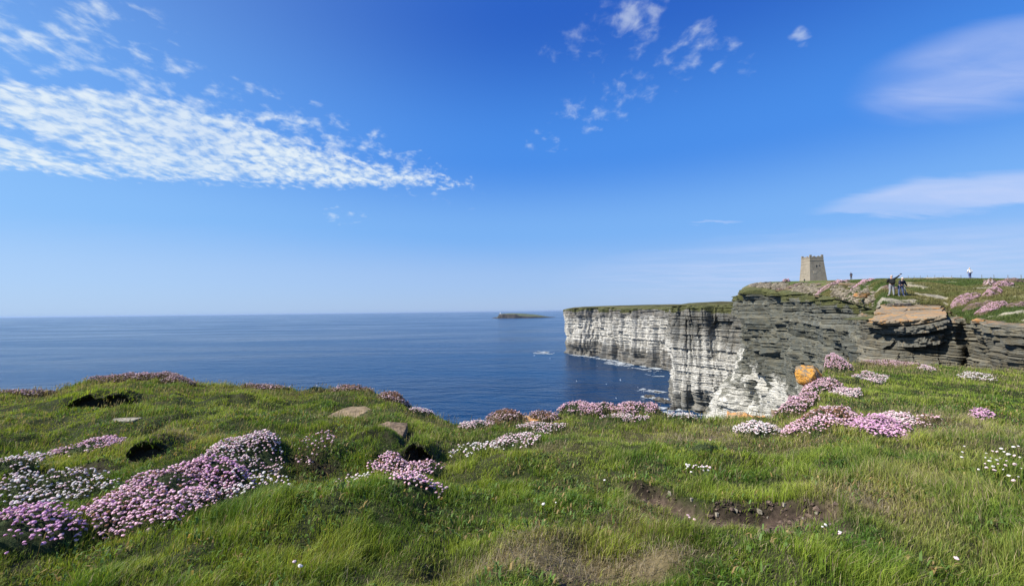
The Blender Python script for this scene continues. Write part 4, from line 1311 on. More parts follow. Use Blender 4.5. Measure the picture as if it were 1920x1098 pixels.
# ------------------------------------------------------------------ the rising turf behind the near cliffs
print('plateau')
rp = np.array([r_[0] for r_ in RIM], float)
ra = np.array([ray(p, q)[0] for p, d, q, sk in RIM]); rd = np.array([d for p, d, q, sk in RIM], float)
re = np.array([ray(p, q)[2] for p, d, q, sk in RIM]); rs = np.array([ray(p, sk)[2] for p, d, q, sk in RIM])
ZOFF = -.03


def plat(x, y):
    a = np.clip(x / np.maximum(y, 1), ra[0], ra[-1] + 5)
    De = np.interp(a, ra, rd); ee = np.interp(a, ra, re); es = np.interp(a, ra, rs)
    k = np.interp(a, ra, [25, 25, 25, 22, 18, 13, 11, 7, 5.5, 5.5, 6, 7, 8, 8, 8, 8])
    d = np.maximum(y - De, 0)
    e = ee + (es - ee) * (1 - np.exp(-d / k))
    z = e * y
    lump = .30 * fbm(x / 3.0, y / 4.5, 4, 401) * sstep(0, 6, d) + .10 * fbm(x / .8, y / .9, 3, 402) * sstep(0, 1.5, d)
    lump = lump * (1 - .9 * sstep(40, 75, y)) + sstep(60, 120, y) * .25 * fbm(x / 9, y / 20, 3, 403)
    z = z + lump
    z = np.where(y > 300, z - (y - 300) * .06, z)
    return z + ZOFF


def plat_at(px, depth):
    a = ray(px, 540)[0]
    return np.array([a * depth, depth, float(plat(np.array(a * depth), np.array(depth)))])


cols_a = np.concatenate([np.linspace(ra[0] - .002, ray(1960, 540)[0], 900), np.linspace(ray(1960, 540)[0], 4.0, 120)[1:]])
nd = 300
tt = np.linspace(0, 1, nd)[:, None]
De = np.interp(cols_a, ra, rd)[None]
dep = De + .25 + .012 * De + (np.exp(tt * 4.2) - 1) / (math.exp(4.2) - 1) * (460 - De)
XX = cols_a[None] * dep; YY = dep
ZZ = plat(XX, YY)
n1 = fbm(XX / 1.6, YY / 2.4, 4, 411); n2 = fbm(XX / 5, YY / 9, 4, 412); n3 = fbm(XX / .5, YY / .7, 3, 413)
d_e = YY - De
cc = np.array([.085, .115, .025])[None, None] * np.ones(XX.shape + (1,))
dryk = sstep(-.15, .5, n2 + .4 * n1)[..., None]; cc = cc * (1 - dryk * .75) + np.array([.19, .165, .07]) * dryk * .75
rock_k = (1 - .8 * sstep(38, 60, YY))[..., None] * (sstep(.30, .48, n1 * .75 + n3 * .35 + .30 * np.exp(-d_e / (3 + .06 * YY)) - .04))[..., None]
browny = (np.exp(-(np.maximum(d_e, 0) / (1.5 + .16 * De)) ** 2) * sstep(1640, 1560, 960 + F * XX / YY) + .5 * np.exp(-np.maximum(d_e, 0) / 2))[..., None]
browny = np.clip(browny, 0, 1)
cc = cc * (1 - .88 * browny) + np.array([.17, .13, .08]) * .88 * browny
cc = cc * (1 - rock_k * .8) + np.array([.34, .30, .23]) * rock_k * .8
cc = cc * (.75 + .5 * (n3[..., None] * .5 + .5))
ZZ = ZZ + .10 * rock_k[..., 0] * sstep(0, 1, d_e)
ZZ[0] -= .35; ZZ[1] -= .08
pl = np_mesh('clifftop_turf', np.stack([XX, YY, ZZ], -1).reshape(-1, 3), grid_faces(nd, len(cols_a)), M_TURF, cc.reshape(-1, 3), smooth=True)
tag(pl, kind='structure')

# rough grass tussocks over the rising turf
N = 170000
rgp = np.random.default_rng(909)
a = rgp.uniform(ray(1500, 540)[0], ray(2000, 540)[0], N)
De = np.interp(a, ra, rd)
y = De + (np.exp(rgp.random(N) * 2.2) - 1) / (math.exp(2.2) - 1) * (95 - np.minimum(De, 90))
x = a * y
nb = fbm(x / 1.6, y / 2.4, 4, 411); nc = fbm(x / 5, y / 9, 4, 412)
kp = (nb < .32) & (rgp.random(N) < .9) & (y > De + .1)
x, y, nb, nc = x[kp], y[kp], nb[kp], nc[kp]; n = len(x)
ct = np.array([.080, .125, .022]) * (1 - sstep(-.2, .5, nc)[:, None] * .75) + np.array([.24, .20, .075]) * sstep(-.2, .5, nc)[:, None] * .75
ct = ct * rgp.uniform(.6, 1.4, (n, 1))
hgr = rgp.uniform(.06, .18, n) * (.6 + .8 * vnoise(x / .7, y / .7, 415))
aw = rgp.normal(.3, .9, n)
V_, Q_, T_, C_ = make_blades(x, y, plat(x, y) - .01, hgr, y * .0011, np.cos(aw), np.sin(aw), np.clip(rgp.normal(.5, .2, n), 0, 1), ct * .6, ct)
g_ = np_mesh('grass', V_, [Q_, T_], M_BLADE, C_)
tag(g_, 'rough sunlit grass on the slope behind the dark cliff', 'grass', kind='stuff')

# broken rock showing along the rim
rgr = np.random.default_rng(31); VV = []; FF = []; CC = []; off = 0
for k in range(900):
    px = rgr.uniform(1400, 1650); a_ = ray(px, 560)[0]; De_ = float(np.interp(a_, ra, rd)); y_ = De_ + abs(rgr.normal(0, .12 * De_)) + .3
    x_ = a_ * y_; s_ = y_ * .0028 * rgr.uniform(.4, 1.9)
    if fbm(np.array(x_ / (y_ * .06)), np.array(y_ / (y_ * .06)), 2, 55) < -.1: continue
    v = iv * rgr.uniform(.7, 1.2, (len(iv), 1)) * np.array([1.6, 1.3, .55]) * s_
    v = np.sign(v) * np.abs(v / s_) ** .7 * s_
    v = v + np.array([x_, y_, float(plat(np.array(x_), np.array(y_))) + s_ * .15])
    VV.append(v); FF.append(ifc + off); off += len(v); CC.append(np.ones((len(v), 3)) * np.array([.20, .17, .125]) * rgr.uniform(.5, 1.4))
o = np_mesh('rubble', np.concatenate(VV), np.concatenate(FF), M_SOIL, np.concatenate(CC))
tag(o, 'broken brown rock scattered along the rim of the dark cliff', 'rubble', kind='stuff')

# thrift banks on the slope (distant, each head is under a pixel)
FARP = [(1560, 551, 34, 88, 'pink', 'long pink thrift bank along the dark cliff top below the tower'), (1617, 553, 24, 62, 'pink', 'pink thrift patch on the cliff top between the tower and the two people'),
        (1480, 543, 26, 130, 'faded', 'faded thrift fringe on the cliff top nearest the sea'), (1808, 577, 30, 32.2, 'pink', 'dusky pink thrift cushion above the clean cut ledges'),
        (1857, 590, 34, 27.4, 'pink', 'bright pink thrift cushion resting on the orange edged ledge'), (1830, 586, 30, 29.5, 'faded', 'faded thrift between two brighter cushions above the ledges'),
        (1880, 562, 22, 37, 'pink', 'dark pink thrift hummock high on the slope at the frame edge'), (1905, 592, 22, 26.6, 'faded', 'brown thrift mound overhanging the ledges at the frame edge'),
        (1905, 548, 26, 45, 'faded', 'brownish thrift streak higher on the slope'), (1668, 568, 14, 39, 'faded', 'small faded thrift mound beside the orange slabs'),
        (1860, 575, 20, 32, 'pink', 'pink thrift spur between the hummock and the ledges'), (1475, 530, 8, 190, 'pink', 'tiny pink thrift mound on the skyline before the tower'),
        (1856, 560, 14, 40, 'pale', 'small pale thrift patch in the middle of the slope')]
for i, (px, py, hw, dep_, tint, label) in enumerate(FARP):
    c = plat_at(px, dep_); rg = np.random.default_rng(700 + i)
    rx = hw / F * dep_; ry = min(rx * .55, dep_ * .06) + .2
    hh_ = (13 if tint != 'faded' else 9) / F * dep_ * (.6 if dep_ > 60 else 1)
    root = empty('sea_thrift', tuple(c)); tag(root, label, 'thrift', 'sea thrift on the far cliff top')
    nr, na = 26, 90
    rr = np.linspace(0, 1.1, nr)[:, None]; aa = np.linspace(0, 2 * math.pi, na, endpoint=False)[None]
    Y = c[1] + ry * rr * np.sin(aa); X = c[0] + rx * rr * np.cos(aa) + c[0] / c[1] * (Y - c[1])
    lum = np.clip(1 - (rr / (.8 + .35 * vnoise(np.cos(aa) * 2 + 5, np.sin(aa) * 2 + i, 77))) ** 2, 0, 1) ** .6
    Zc = plat(X, Y) + hh_ * lum * (.75 + .5 * fbm(X / rx * 3, Y / ry * 3, 3, 720 + i)) - .10 * sstep(.9, 1.1, rr) * rx
    idx = np.arange(nr * na).reshape(nr, na)
    fs = np.stack([idx[:-1], np.roll(idx, -1, 1)[:-1], np.roll(idx, -1, 1)[1:], idx[1:]], -1).reshape(-1, 4)
    base_c = np.array([.11, .085, .05]) * (.5 + vnoise(X / rx * 9, Y / ry * 9, 2))[..., None]
    np_mesh('leaf_cushion', np.stack([X - c[0], Y - c[1], Zc - c[2]], -1).reshape(-1, 3), fs, M_SOIL, base_c.reshape(-1, 3), parent=root, smooth=True)
    # heads drawn as small petals clumps
    nh = 1500
    q = np.sqrt(rg.random(nh)); th = rg.uniform(0, 6.28, nh)
    hy = c[1] + ry * q * np.sin(th); hx = c[0] + rx * q * np.cos(th) + c[0] / c[1] * (hy - c[1])
    lumh = np.clip(1 - (q / (.8 + .35 * vnoise(np.cos(th) * 2 + 5, np.sin(th) * 2 + i, 77))) ** 2, 0, 1) ** .6
    hz = plat(hx, hy) + hh_ * lumh * (.75 + .5 * fbm((hx) / rx * 3, (hy) / ry * 3, 3, 720 + i)) + .02
    kk = (lumh > .05) & (fbm(hx / rx * 4, hy / ry * 4, 3, 740 + i) > (-.15 if tint == 'pink' else .05))
    hx, hy, hz = hx[kk], hy[kk], hz[kk]
    VV = []; FF = []; CC = []; off = 0
    sz = max(.028, dep_ * .00085)
    tn = np.array(TINT['faded' if tint == 'faded' else ('pale' if tint == 'pale' else 'pink')]) * .85
    m_ = len(hx)
    vv = (iv[None] * rg.uniform(.6, 1.2, (m_, len(iv), 1)) * np.array([1, 1, .6]) * sz + np.stack([hx - c[0], hy - c[1], hz - c[2]], 1)[:, None])
    ff = (ifc[None] + (np.arange(m_) * len(iv))[:, None, None]).reshape(-1, 3)
    ccx = tn * rg.uniform(.6, 1.2, (m_, 1, 1)) * np.ones((1, len(iv), 1))
    o = np_mesh('flower_heads', vv.reshape(-1, 3), ff, M_PETAL, ccx.reshape(-1, 3), parent=root)
    o['kind'] = 'stuff'

# slabs on the cliff top
g = at(1706, 590, 30.6)


def poly_slab(name, corners, th, mat, label, seed, beds_=4):
    """bedded slab with the given top corners (x, y, z), worn edges and stepped beds under it"""
    Cn = np.array(corners, float); n_ = len(Cn); per = 26
    ring = []
    for k in range(n_):
        a_, b_ = Cn[k], Cn[(k + 1) % n_]
        for u_ in np.linspace(0, 1, per, endpoint=False): ring.append(a_ + (b_ - a_) * u_)
    ring = np.array(ring); c_ = ring.mean(0); m_ = len(ring)
    lx = np.arange(m_)
    rings = []
    rg = np.random.default_rng(seed)
    for l in range(beds_):
        o_ = rg.uniform(-.16, .05) * (l > 0)
        for z_, e_ in ((0.02 if l else .0, 0), (1 / beds_ * .9, 0)):
            w_ = o_ + .34 * (hash2(np.floor(lx / (6 + 4 * l)).astype(int), np.full(m_, l), seed) - .5) + .14 * fbm(lx / 4., lx * 0 + l, 4, seed)
            dirn = ring[:, :2] - c_[:2]; dirn /= np.linalg.norm(dirn, axis=1)[:, None]
            q = ring.copy(); q[:, :2] += dirn * w_[:, None]; q[:, 2] -= th * (l / beds_ + z_)
            rings.append(q)
    rings = rings[::-1]
    for f_ in (.97, .85, .6, .3, .02):
        q = c_ + (rings[2 * beds_ - 1] - c_) * f_; q[:, 2] += .03 * fbm(q[:, 0] * 2, q[:, 1] * 2, 3, seed) + .012
        rings.append(q)
    A_ = np.array(rings) - c_
    idx = np.arange(A_.shape[0] * m_).reshape(A_.shape[0], m_)
    fs = np.stack([idx[:-1], np.roll(idx, -1, 1)[:-1], np.roll(idx, -1, 1)[1:], idx[1:]], -1).reshape(-1, 4)
    o = np_mesh(name, A_.reshape(-1, 3), fs, mat); o.location = tuple(c_)
    tag(o, label, 'rock', kind='thing'); return o


A3 = lambda px, py, d: tuple(at(px, py, d))
poly_slab('flat_rock', [A3(1632, 599, 31.0), A3(1660, 602, 29.9), A3(1712, 600, 28.8), A3(1770, 591, 27.9), A3(1768, 577, 33.0), A3(1700, 578, 33.4), A3(1645, 583, 33.0)], .30, M_SLAB, 'broad tilted sandstone slab with orange lichen forming the overhanging prow', 5, 4)
M_GREYS = lichen_stone('grey_slab_stone', (.125, .12, .098), (.26, .19, .11), 1.2, .60)
poly_slab('flat_rock', [A3(1646, 611, 31.2), A3(1690, 614, 29.3), A3(1740, 609, 28.3), A3(1778, 600, 27.6), A3(1770, 590, 33.0), A3(1665, 590, 33.4)], .50, M_GREYS, 'grey layered ledge directly beneath the orange prow slab', 15, 4)
poly_slab('flat_rock', [A3(1668, 634, 31.0), A3(1720, 634, 28.9), A3(1762, 628, 28.2), A3(1790, 615, 28.6), A3(1770, 600, 33.0), A3(1675, 600, 33.4)], .6, M_GREYS, 'lower grey ledge set back under the prow', 16, 5)
poly_slab('flat_rock', [A3(1641, 587, 32.0), A3(1690, 587, 31.8), A3(1700, 579, 32.6), A3(1764, 578, 32.4), A3(1762, 571, 34.4), A3(1652, 571, 34.6)], .24, M_SLAB, 'upper slab with a pale end lying just behind the orange prow slab', 6, 2)
SL = [((30.9, 34.2, .25), 1.3, .55, .18, M_PALE, 'pale narrow slab in the turf behind the prow', .05, (R(5), 0)),
      (tuple(plat_at(1625, 45.5) + np.array([-.2, -.8, .02])), 2.3, .9, .4, M_ORANGE, 'orange slab capping the dark cliff next to the prow', .3, (R(4), R(3))),
      (tuple(at(1848, 603, 25.6) + np.array([0, .3, .08])), 1.15, .6, .22, M_ORANGE, 'orange edged ledge slab under the bright thrift cushion', -.3, (R(3), R(1))),
      (tuple(plat_at(1603, 70)), 2.6, 1.6, .35, M_TAN, 'big pale tan rock lying on the slope left of the two people'.replace('left of', 'beyond'), .1, (R(10), 0)),
      (tuple(plat_at(1534, 110)), 1.3, 1.2, .7, M_BROWN, 'rounded brown rock in front of the tower', .2, (0, 0)),
      (tuple(plat_at(1558, 105)), 1.1, 1.0, .6, M_BROWN, 'smaller rounded brown rock in front of the tower', .4, (0, 0)),
      (tuple(plat_at(1763, 62)), 1.9, 1.2, .5, M_SCREE, 'pinkish flat boulder group on the skyline slope', 0, (R(6), 0)),
      (tuple(plat_at(1747, 61)), .8, .7, .4, M_SCREE, 'small boulder beside the skyline boulder group', 0, (R(6), 0)),
      (tuple(plat_at(1716, 50)), .5, .4, .15, M_PALE, 'small pale flat stone in the grass beyond the two people', 0, (R(8), 0)),
      (tuple(plat_at(1730, 42)), .42, .3, .12, M_PALE, 'pale stone sunk in the grass midway up the slope', 0, (R(8), 0)),
      (tuple(plat_at(1690, 41)), 1.2, .5, .2, M_TAN, 'tan rock shelf just below the two people', 0, (R(6), 0)),
      (tuple(plat_at(1790, 48)), 1.4, .4, .15, M_PALE, 'long pale rock strip across the middle of the slope', 0, (R(6), 0)),
      (tuple(plat_at(1825, 66)), 1.0, .5, .2, M_SCREE, 'flat pinkish rock under the person in white', 0, (R(6), 0))]
for k, (loc, rx, ry, th, mt, label, rz, tl) in enumerate(SL):
    o = stone('flat_rock' if 'slab' in label else 'rock', loc, rx, ry, th, mt, 140 + k, 7, 4, rz, tl, rough=.18)
    o.location.z += th * .35
    tag(o, label, 'rock', kind='thing')

# ------------------------------------------------------------------ sea
print('sea')
m, t, b = new_mat('sea_water')
P = t.pos()
wv1 = t.noise(t.mapping(P, (.10, .16, 0), (0, 0, R(20))), 1.0, 3, .6, .5)
wv2 = t.noise(t.mapping(P, (.5, .8, 0), (0, 0, R(-15))), 1.0, 4, .65, .3)
wv3 = t.noise(t.mapping(P, (.018, .045, 0), (0, 0, R(12))), 1.0, 4, .6, .8)
slick = t.noise(t.mapping(P, (.0012, .0050, 0), (0, 0, R(-14)), (3, 2, 0)), 1.0, 5, .6, 1.2)
hgt = t.math('ADD', t.math('MULTIPLY', wv1, .75), t.math('ADD', t.math('MULTIPLY', wv2, .26), t.math('MULTIPLY', wv3, 3.2)))
bp = t.node('ShaderNodeBump', ins={'Height': hgt, 'Strength': 1.0, 'Distance': 1.0})
t.l.new(bp.outputs[0], b.inputs['Normal'])
colr = t.mix(t.rng(slick, .35, .65), (.001, .022, .070), (.002, .038, .108))
t.l.new(colr, b.inputs['Base Color'])
t.l.new(t.rng(slick, .3, .7, .08, .24), b.inputs['Roughness'])
b.inputs['IOR'].default_value = 1.33
b.inputs['Specular IOR Level'].default_value = 0.15
M_SEA = m
me_r = np.concatenate([[0], np.geomspace(60, 90000, 60)]); th_ = np.linspace(0, 2 * math.pi, 97)[:-1]
X = me_r[:, None] * np.sin(th_); Y = me_r[:, None] * np.cos(th_)
idx = np.arange(X.size).reshape(X.shape)
fs = np.stack([idx[:-1], np.roll(idx, -1, 1)[:-1], np.roll(idx, -1, 1)[1:], idx[1:]], -1).reshape(-1, 4)
sea = np_mesh('sea', np.stack([X, Y, np.full(X.shape, SEA)], -1).reshape(-1, 3), fs[len(th_):], M_SEA)
# centre disc
tri = np.stack([np.zeros(96, int), idx[1], np.roll(idx[1], -1)], 1)
bpy.data.objects.remove(sea)
sea = np_mesh('sea', np.stack([X, Y, np.full(X.shape, SEA)], -1).reshape(-1, 3), [fs[len(th_):, ::-1], tri[:, ::-1] if False else tri], M_SEA)
for p in (sea.data,):
    nrm = p.polygons[0].normal
tag(sea, kind='structure')

# surf: small torn flakes of foam along the cliff foot
m, t, b = new_mat('foam')
b.inputs['Base Color'].default_value = (.50, .54, .56, 1); b.inputs['Roughness'].default_value = .9
M_FOAM = m
FO = []
def foam_line(p, q, wid, n_, sz):
    n_ = n_ * 7; sz = sz * .33
    rg = np.random.default_rng(int(abs(p[0]) * 7 + n_))
    u = rg.random(n_); x = p[0] + (q[0] - p[0]) * u; y = p[1] + (q[1] - p[1]) * u
    d = np.abs(rg.normal(0, wid, n_)); 
    nx_, ny_ = (q[1] - p[1]), -(q[0] - p[0]); l = math.hypot(nx_, ny_)
    x = x + nx_ / l * d; y = y + ny_ / l * d
    k = fbm(x / (wid * 1.2), y / (wid * 1.2), 3, 900) > .02
    for xx, yy2 in zip(x[k], y[k]): FO.append((xx, yy2, sz * rg.uniform(.3, 1.4), rg))
def seapt(px, py):
    r = ray(px, py); return (r[0] * SEA / r[2], SEA / r[2])
pts_ = [(1068, 664), (1100, 667), (1128, 671), (1160, 677), (1180, 682), (1215, 686), (1245, 692)]
for a_, b_, n_ in zip(pts_[:-1], pts_[1:], (180, 120, 260, 400, 150, 260)): foam_line(seapt(*a_), seapt(*b_), 4.5, n_, 2.0)
foam_line(seapt(1140, 678), seapt(1190, 685), 7, 380, 2.0)
foam_line(seapt(1195, 688), seapt(1240, 696), 5, 200, 1.8)
foam_line(seapt(1226, 700), seapt(1250, 706), 5, 120, 1.4)
foam_line(seapt(1210, 728), seapt(1250, 735), 5, 200, 1.1)
foam_line(seapt(1205, 742), seapt(1256, 748), 4, 260, 1.0)
foam_line(seapt(1228, 762), seapt(1290, 768), 4, 700, 1.0)
foam_line(seapt(1235, 770), seapt(1320, 778), 3.5, 700, .9)
foam_line(seapt(1004, 661), seapt(1040, 662), 5, 800, 2.6)
foam_line(seapt(1010, 658.5), seapt(1036, 659.5), 6, 800, 2.4)
VV = []; FF = []; off = 0
for x, y, s, rg in FO:
    n_ = 7; aa = np.linspace(0, 6.283, n_, endpoint=False)
    r_ = s * rg.uniform(.4, 1.2, n_)
    VV.append(np.stack([x + np.cos(aa) * r_ * 1.6, y + np.sin(aa) * r_, np.full(n_, SEA + .05 + rg.uniform(0, .25))], 1))
    FF.append(np.arange(n_) + off); off += n_
fo = np_mesh('foam', np.concatenate(VV), np.array(FF), M_FOAM)
tag(fo, 'white surf breaking at the foot of the cliffs and over a reef', 'surf', kind='stuff')

# rocks awash
M_WET = simple_mat('wet_rock', (.07, .065, .055), .5, .4, 2, .6)
SR = [(1022, 661, 2.0, 'dark reef rock breaking the surface amid white foam'), (1218, 744, 4.0, 'dark rock awash beside the cliff buttress'), (1243, 752, 6.0, 'larger dark rock awash at the buttress foot'), (1232, 735, 2.5, 'low rock awash farther from the buttress'), (1262, 766, 4.0, 'rock among surf closest to the buttress foot')]
for k, (px, py, s, label) in enumerate(SR):
    x, y = seapt(px, py)
    o = stone('sea_rock', (x, y, SEA + s * .22), s * 1.5, s, s * .6, M_WET, 170 + k, 7, 3, k, (R(6), R(-5)), rough=.6)
    tag(o, label, 'rock', kind='thing')

# ------------------------------------------------------------------ island with its light tower
m, t, b = new_mat('island_ground')
P = t.pos(); colr = t.attr('Col', 0); nn = t.noise(P, .03, 5, .7)
c = t.n.new('ShaderNodeVectorMath'); c.operation = 'SCALE'; t.l.new(colr, c.inputs[0]); t.l.new(t.rng(nn, .3, .7, .7, 1.3), c.inputs['Scale'])
t.l.new(c.outputs[0], b.inputs['Base Color']); b.inputs['Roughness'].default_value = .9
DI = 4500.
xl, xr = ray(921, 590)[0] * DI, ray(1043, 590)[0] * DI
na, nr = 260, 40
aa = np.linspace(0, 2 * math.pi, na, endpoint=False)[None]
cxI = (xl + xr) / 2; hxI = (xr - xl) / 2
rr = np.array([1.02, 1.0, 1.0, .995, .99, .985, .98, .975, .97, .96, .95, .93, .9, .85, .8, .7, .6, .5, .4, .3, .2, .1, .02])[:, None]
wob = 1 + .05 * fbm(np.cos(aa) * 4 + 5, np.sin(aa) * 4, 4, 501)
X = cxI + hxI * rr * wob * np.cos(aa); Y = DI + 150 + 240 * rr * wob * np.sin(aa)
uI = (X - (cxI - hxI)) / (2 * hxI)
hI = np.interp(uI, [-.05, .0, .10, .12, .3, .5, .8, .97, 1.05], [3, 8, 12, 50, 52, 44, 28, 8, 1])
cl_h = np.interp(uI, [-.05, .0, .10, .12, .38, .42, .6, .8, 1.05], [2, 6, 10, 44, 40, 24, 16, 10, 1])
prof = np.interp(rr, [.93, .95, .96, .97, .975, .98, .985, .99, .995, 1.0, 1.02], [1, .97, .93, .85, .75, .6, .45, .3, .15, .02, -.05])
Zi = SEA + np.where(rr > .93, cl_h * prof, cl_h + (hI - cl_h) * sstep(.93, .3, rr)) + 1.5 * fbm(X / 20, Y / 20, 3, 505) * (rr < 1) * sstep(.0, .3, uI)
cI = np.where((rr > .945)[..., None], np.array([.055, .05, .045]) * (.3 + 1.0 * vnoise(X / 9, Zi / 30, 508))[..., None], np.array([.085, .10, .045]) * (.8 + .4 * vnoise(X / 60, Y / 60, 509))[..., None])
idx = np.arange(X.size).reshape(X.shape)
fs = np.stack([idx[:-1], np.roll(idx, -1, 1)[:-1], np.roll(idx, -1, 1)[1:], idx[1:]], -1).reshape(-1, 4)
isl = np_mesh('island', np.stack([X, Y, Zi], -1).reshape(-1, 3), [fs, idx[-1][None, :]], m, cI.reshape(-1, 3))
tag(isl, kind='structure')
M_WHITE = simple_mat('white_paint', (.8, .8, .78), .6, .05, 3)
M_DARKM = simple_mat('dark_metal', (.05, .05, .055), .5, .2, 10, metal=.6)
x = ray(938, 585)[0] * (DI + 30); zi = SEA + 44
lh = empty('lighthouse', (x, DI + 30, zi)); lh.scale = (1.35,) * 3; tag(lh, 'tiny white lighthouse on the low island out at sea', 'lighthouse')
mb = MB(); mb.tube([(0, 0, 0), (0, 0, 11)], [2.6, 2.1], 16); mb.build('tower', M_WHITE, lh, True)
mb = MB(); mb.box((0, 0, 2.6), (13, 6, 5.2)); mb.build('base_building', M_WHITE, lh, bevel=.1)
mb = MB(); mb.tube([(0, 0, 11), (0, 0, 13.2)], 1.4, 12); mb.tube([(0, 0, 11), (0, 0, 11.3)], 2.6, 12); mb.tube([(0, 0, 13.2), (0, 0, 14.6)], [1.6, .1], 12); mb.build('lantern', M_WHITE, lh, True)

# ------------------------------------------------------------------ memorial tower
m, t, b = new_mat('tower_masonry')
P = t.n.new('ShaderNodeTexCoord').outputs['Object']
bk = t.node('ShaderNodeTexBrick', ins={'Vector': t.mapping(t.mapping(P, (1, 1, 1)), (1, 1, 1), (R(90), 0, 0)), 'Scale': 1.0, 'Mortar Size': .03, 'Brick Width': .9, 'Row Height': .34,
            'Color1': (.21, .175, .13, 1), 'Color2': (.31, .265, .20, 1), 'Mortar': (.12, .105, .08, 1)})
n1 = t.noise(P, .35, 6, .6); n2 = t.noise(P, 3, 4, .6)
c = t.mix(t.rng(n1, .35, .7, 0, .5), bk.outputs[0], (.35, .30, .23))
c = t.mix(t.rng(n2, .5, .75, 0, .5), c, (.20, .175, .14))
t.l.new(c, b.inputs['Base Color']); b.inputs['Roughness'].default_value = .9
bp = t.node('ShaderNodeBump', ins={'Height': bk.outputs[1], 'Strength': .6, 'Distance': -.05}); t.l.new(bp.outputs[0], b.inputs['Normal'])
M_TOWER = m
M_TRIM = simple_mat('dressed_stone', (.32, .275, .21), .85, .25, 4, .3)
TD = 250.
tb = plat_at(1525, TD); tb[2] -= .7
tower = empty('stone_tower', tuple(tb), R(-2))
tag(tower, 'square tapering stone tower with broken battlements on the headland skyline', 'tower')
H1, H2 = 12.2, 15.4; B0, B1 = 4.9, 3.9
def frust(mb, z0, z1, b0, b1):
    vs = []
    for z, k in ((z0, b0), (z1, b1)):
        for sx, sy in ((-1, -1), (1, -1), (1, 1), (-1, 1)): vs.append(mb.bm.verts.new((sx * k, sy * k, z)))
    for f in ((0, 3, 2, 1), (4, 5, 6, 7), (0, 1, 5, 4), (1, 2, 6, 5), (2, 3, 7, 6), (3, 0, 4, 7)): mb.bm.faces.new([vs[i] for i in f])
mb = MB(); frust(mb, -2, H1, B0 + .15, B1)
mb.build('wall', M_TOWER, tower)
mb = MB(); frust(mb, H1 + .002, H1 + .30, B1 + .16, B1 + .12); mb.build('string_course', M_TRIM, tower, bevel=.03)
mb = MB()
for sx, sy, w_, d_ in ((0, -1, 2 * B1, .6), (0, 1, 2 * B1, .6), (-1, 0, .6, 2 * B1 - 1.2), (1, 0, .6, 2 * B1 - 1.2)):
    mb.box((sx * (B1 - .3), sy * (B1 - .3), H1 + .302 + .95), (w_, d_, 1.9))
mb.box((0, 0, H1 + .6), (2 * B1 - 1.21, 2 * B1 - 1.21, .3))
mb.build('parapet', M_TOWER, tower, bevel=.03)
rgm = random.Random(3)
for side in range(4):
    for k, off in enumerate((-3.25, -1.15, 1.15, 3.25)):
        if side % 2 and abs(off) > 3: continue
        corner = abs(off) > 3
        hgt_ = 1.15 if corner else .40 + .15 * rgm.random()
        p = Vector((off, -(B1 - .3), H1 + 2.204 + hgt_ / 2)); p.rotate(Matrix.Rotation(side * math.pi / 2, 4, 'Z').to_3x3().to_euler())
        mb = MB(); mb.box((0, 0, 0), (1.25 if corner else .95, .58, hgt_), side * math.pi / 2); o = mb.build('merlon', M_TOWER, tower, bevel=.06); o.location = p
for zz_, ww in ((9.0, 1.0),):
    mb = MB(); k = B0 + (B1 - B0) * zz_ / H1
    mb.box((-.5, -k - .06, zz_), (.35, .16, 1.3)); mb.build('window_slit', M_DARKM, tower)
    mb = MB(); mb.box((1.2, -k - .05, zz_ + .3), (.5, .14, .5)); mb.build('window_slit', M_DARKM, tower)
mb = MB(); k = B0 + (B1 - B0) * 5.4 / H1; mb.box((-1.6, -k - .02, 5.4), (1.9, .16, 1.5), rx=R(-4)); mb.build('plaque', M_TRIM, tower, bevel=.03)
mb = MB(); k = B0 + (B1 - B0) * 1.2 / H1; mb.box((-k - .02, 0, .8), (.14, 1.0, 2.1)); mb.build('door', M_DARKM, tower, bevel=.02)
mb = MB(); frust(mb, -2, .5, B0 + .5, B0 + .42); mb.build('plinth', M_TRIM, tower, bevel=.04)

# ------------------------------------------------------------------ fence along the skyline
M_WOOD = simple_mat('weathered_wood', (.15, .14, .125), .9, .3, 12)
M_WIRE = simple_mat('galvanised_wire', (.30, .31, .32), .5, .1, 10, metal=.7)
fp = [1704, 1715, 1727, 1740, 1754, 1769.5, 1785.5, 1803, 1822, 1842, 1865, 1891, 1916, 1944, 1976]
fd = [82 + (150 - 82) * (1976 - p) / 272 for p in fp]
fe = empty('post_and_wire_fence', tuple(plat_at(1842, fd[9]))); tag(fe, 'thin post and wire fence running along the grassy skyline', 'fence')
f0 = Vector(fe.location); tops = []
for k, (px, d) in enumerate(zip(fp, fd)):
    p = plat_at(px, d); b_ = Vector(p) - f0
    top = b_ + Vector((.02 * math.sin(k * 3), 0, 1.15 + .08 * math.sin(k * 5)))
    if k == 0 or True:
        mb = MB(); mb.tube([(0, 0, -.25), tuple(top - b_)], [.060, .050], 8); o = mb.build('post', M_WOOD, fe)
        o.location = b_
    tops.append((b_, top))
for fr in (.35, .62, .92):
    mb = MB(); mb.tube([tuple(b_.lerp(tp, fr) + Vector((0, -.06, 0))) for b_, tp in tops], .006, 4); mb.build('wire', M_WIRE, fe)


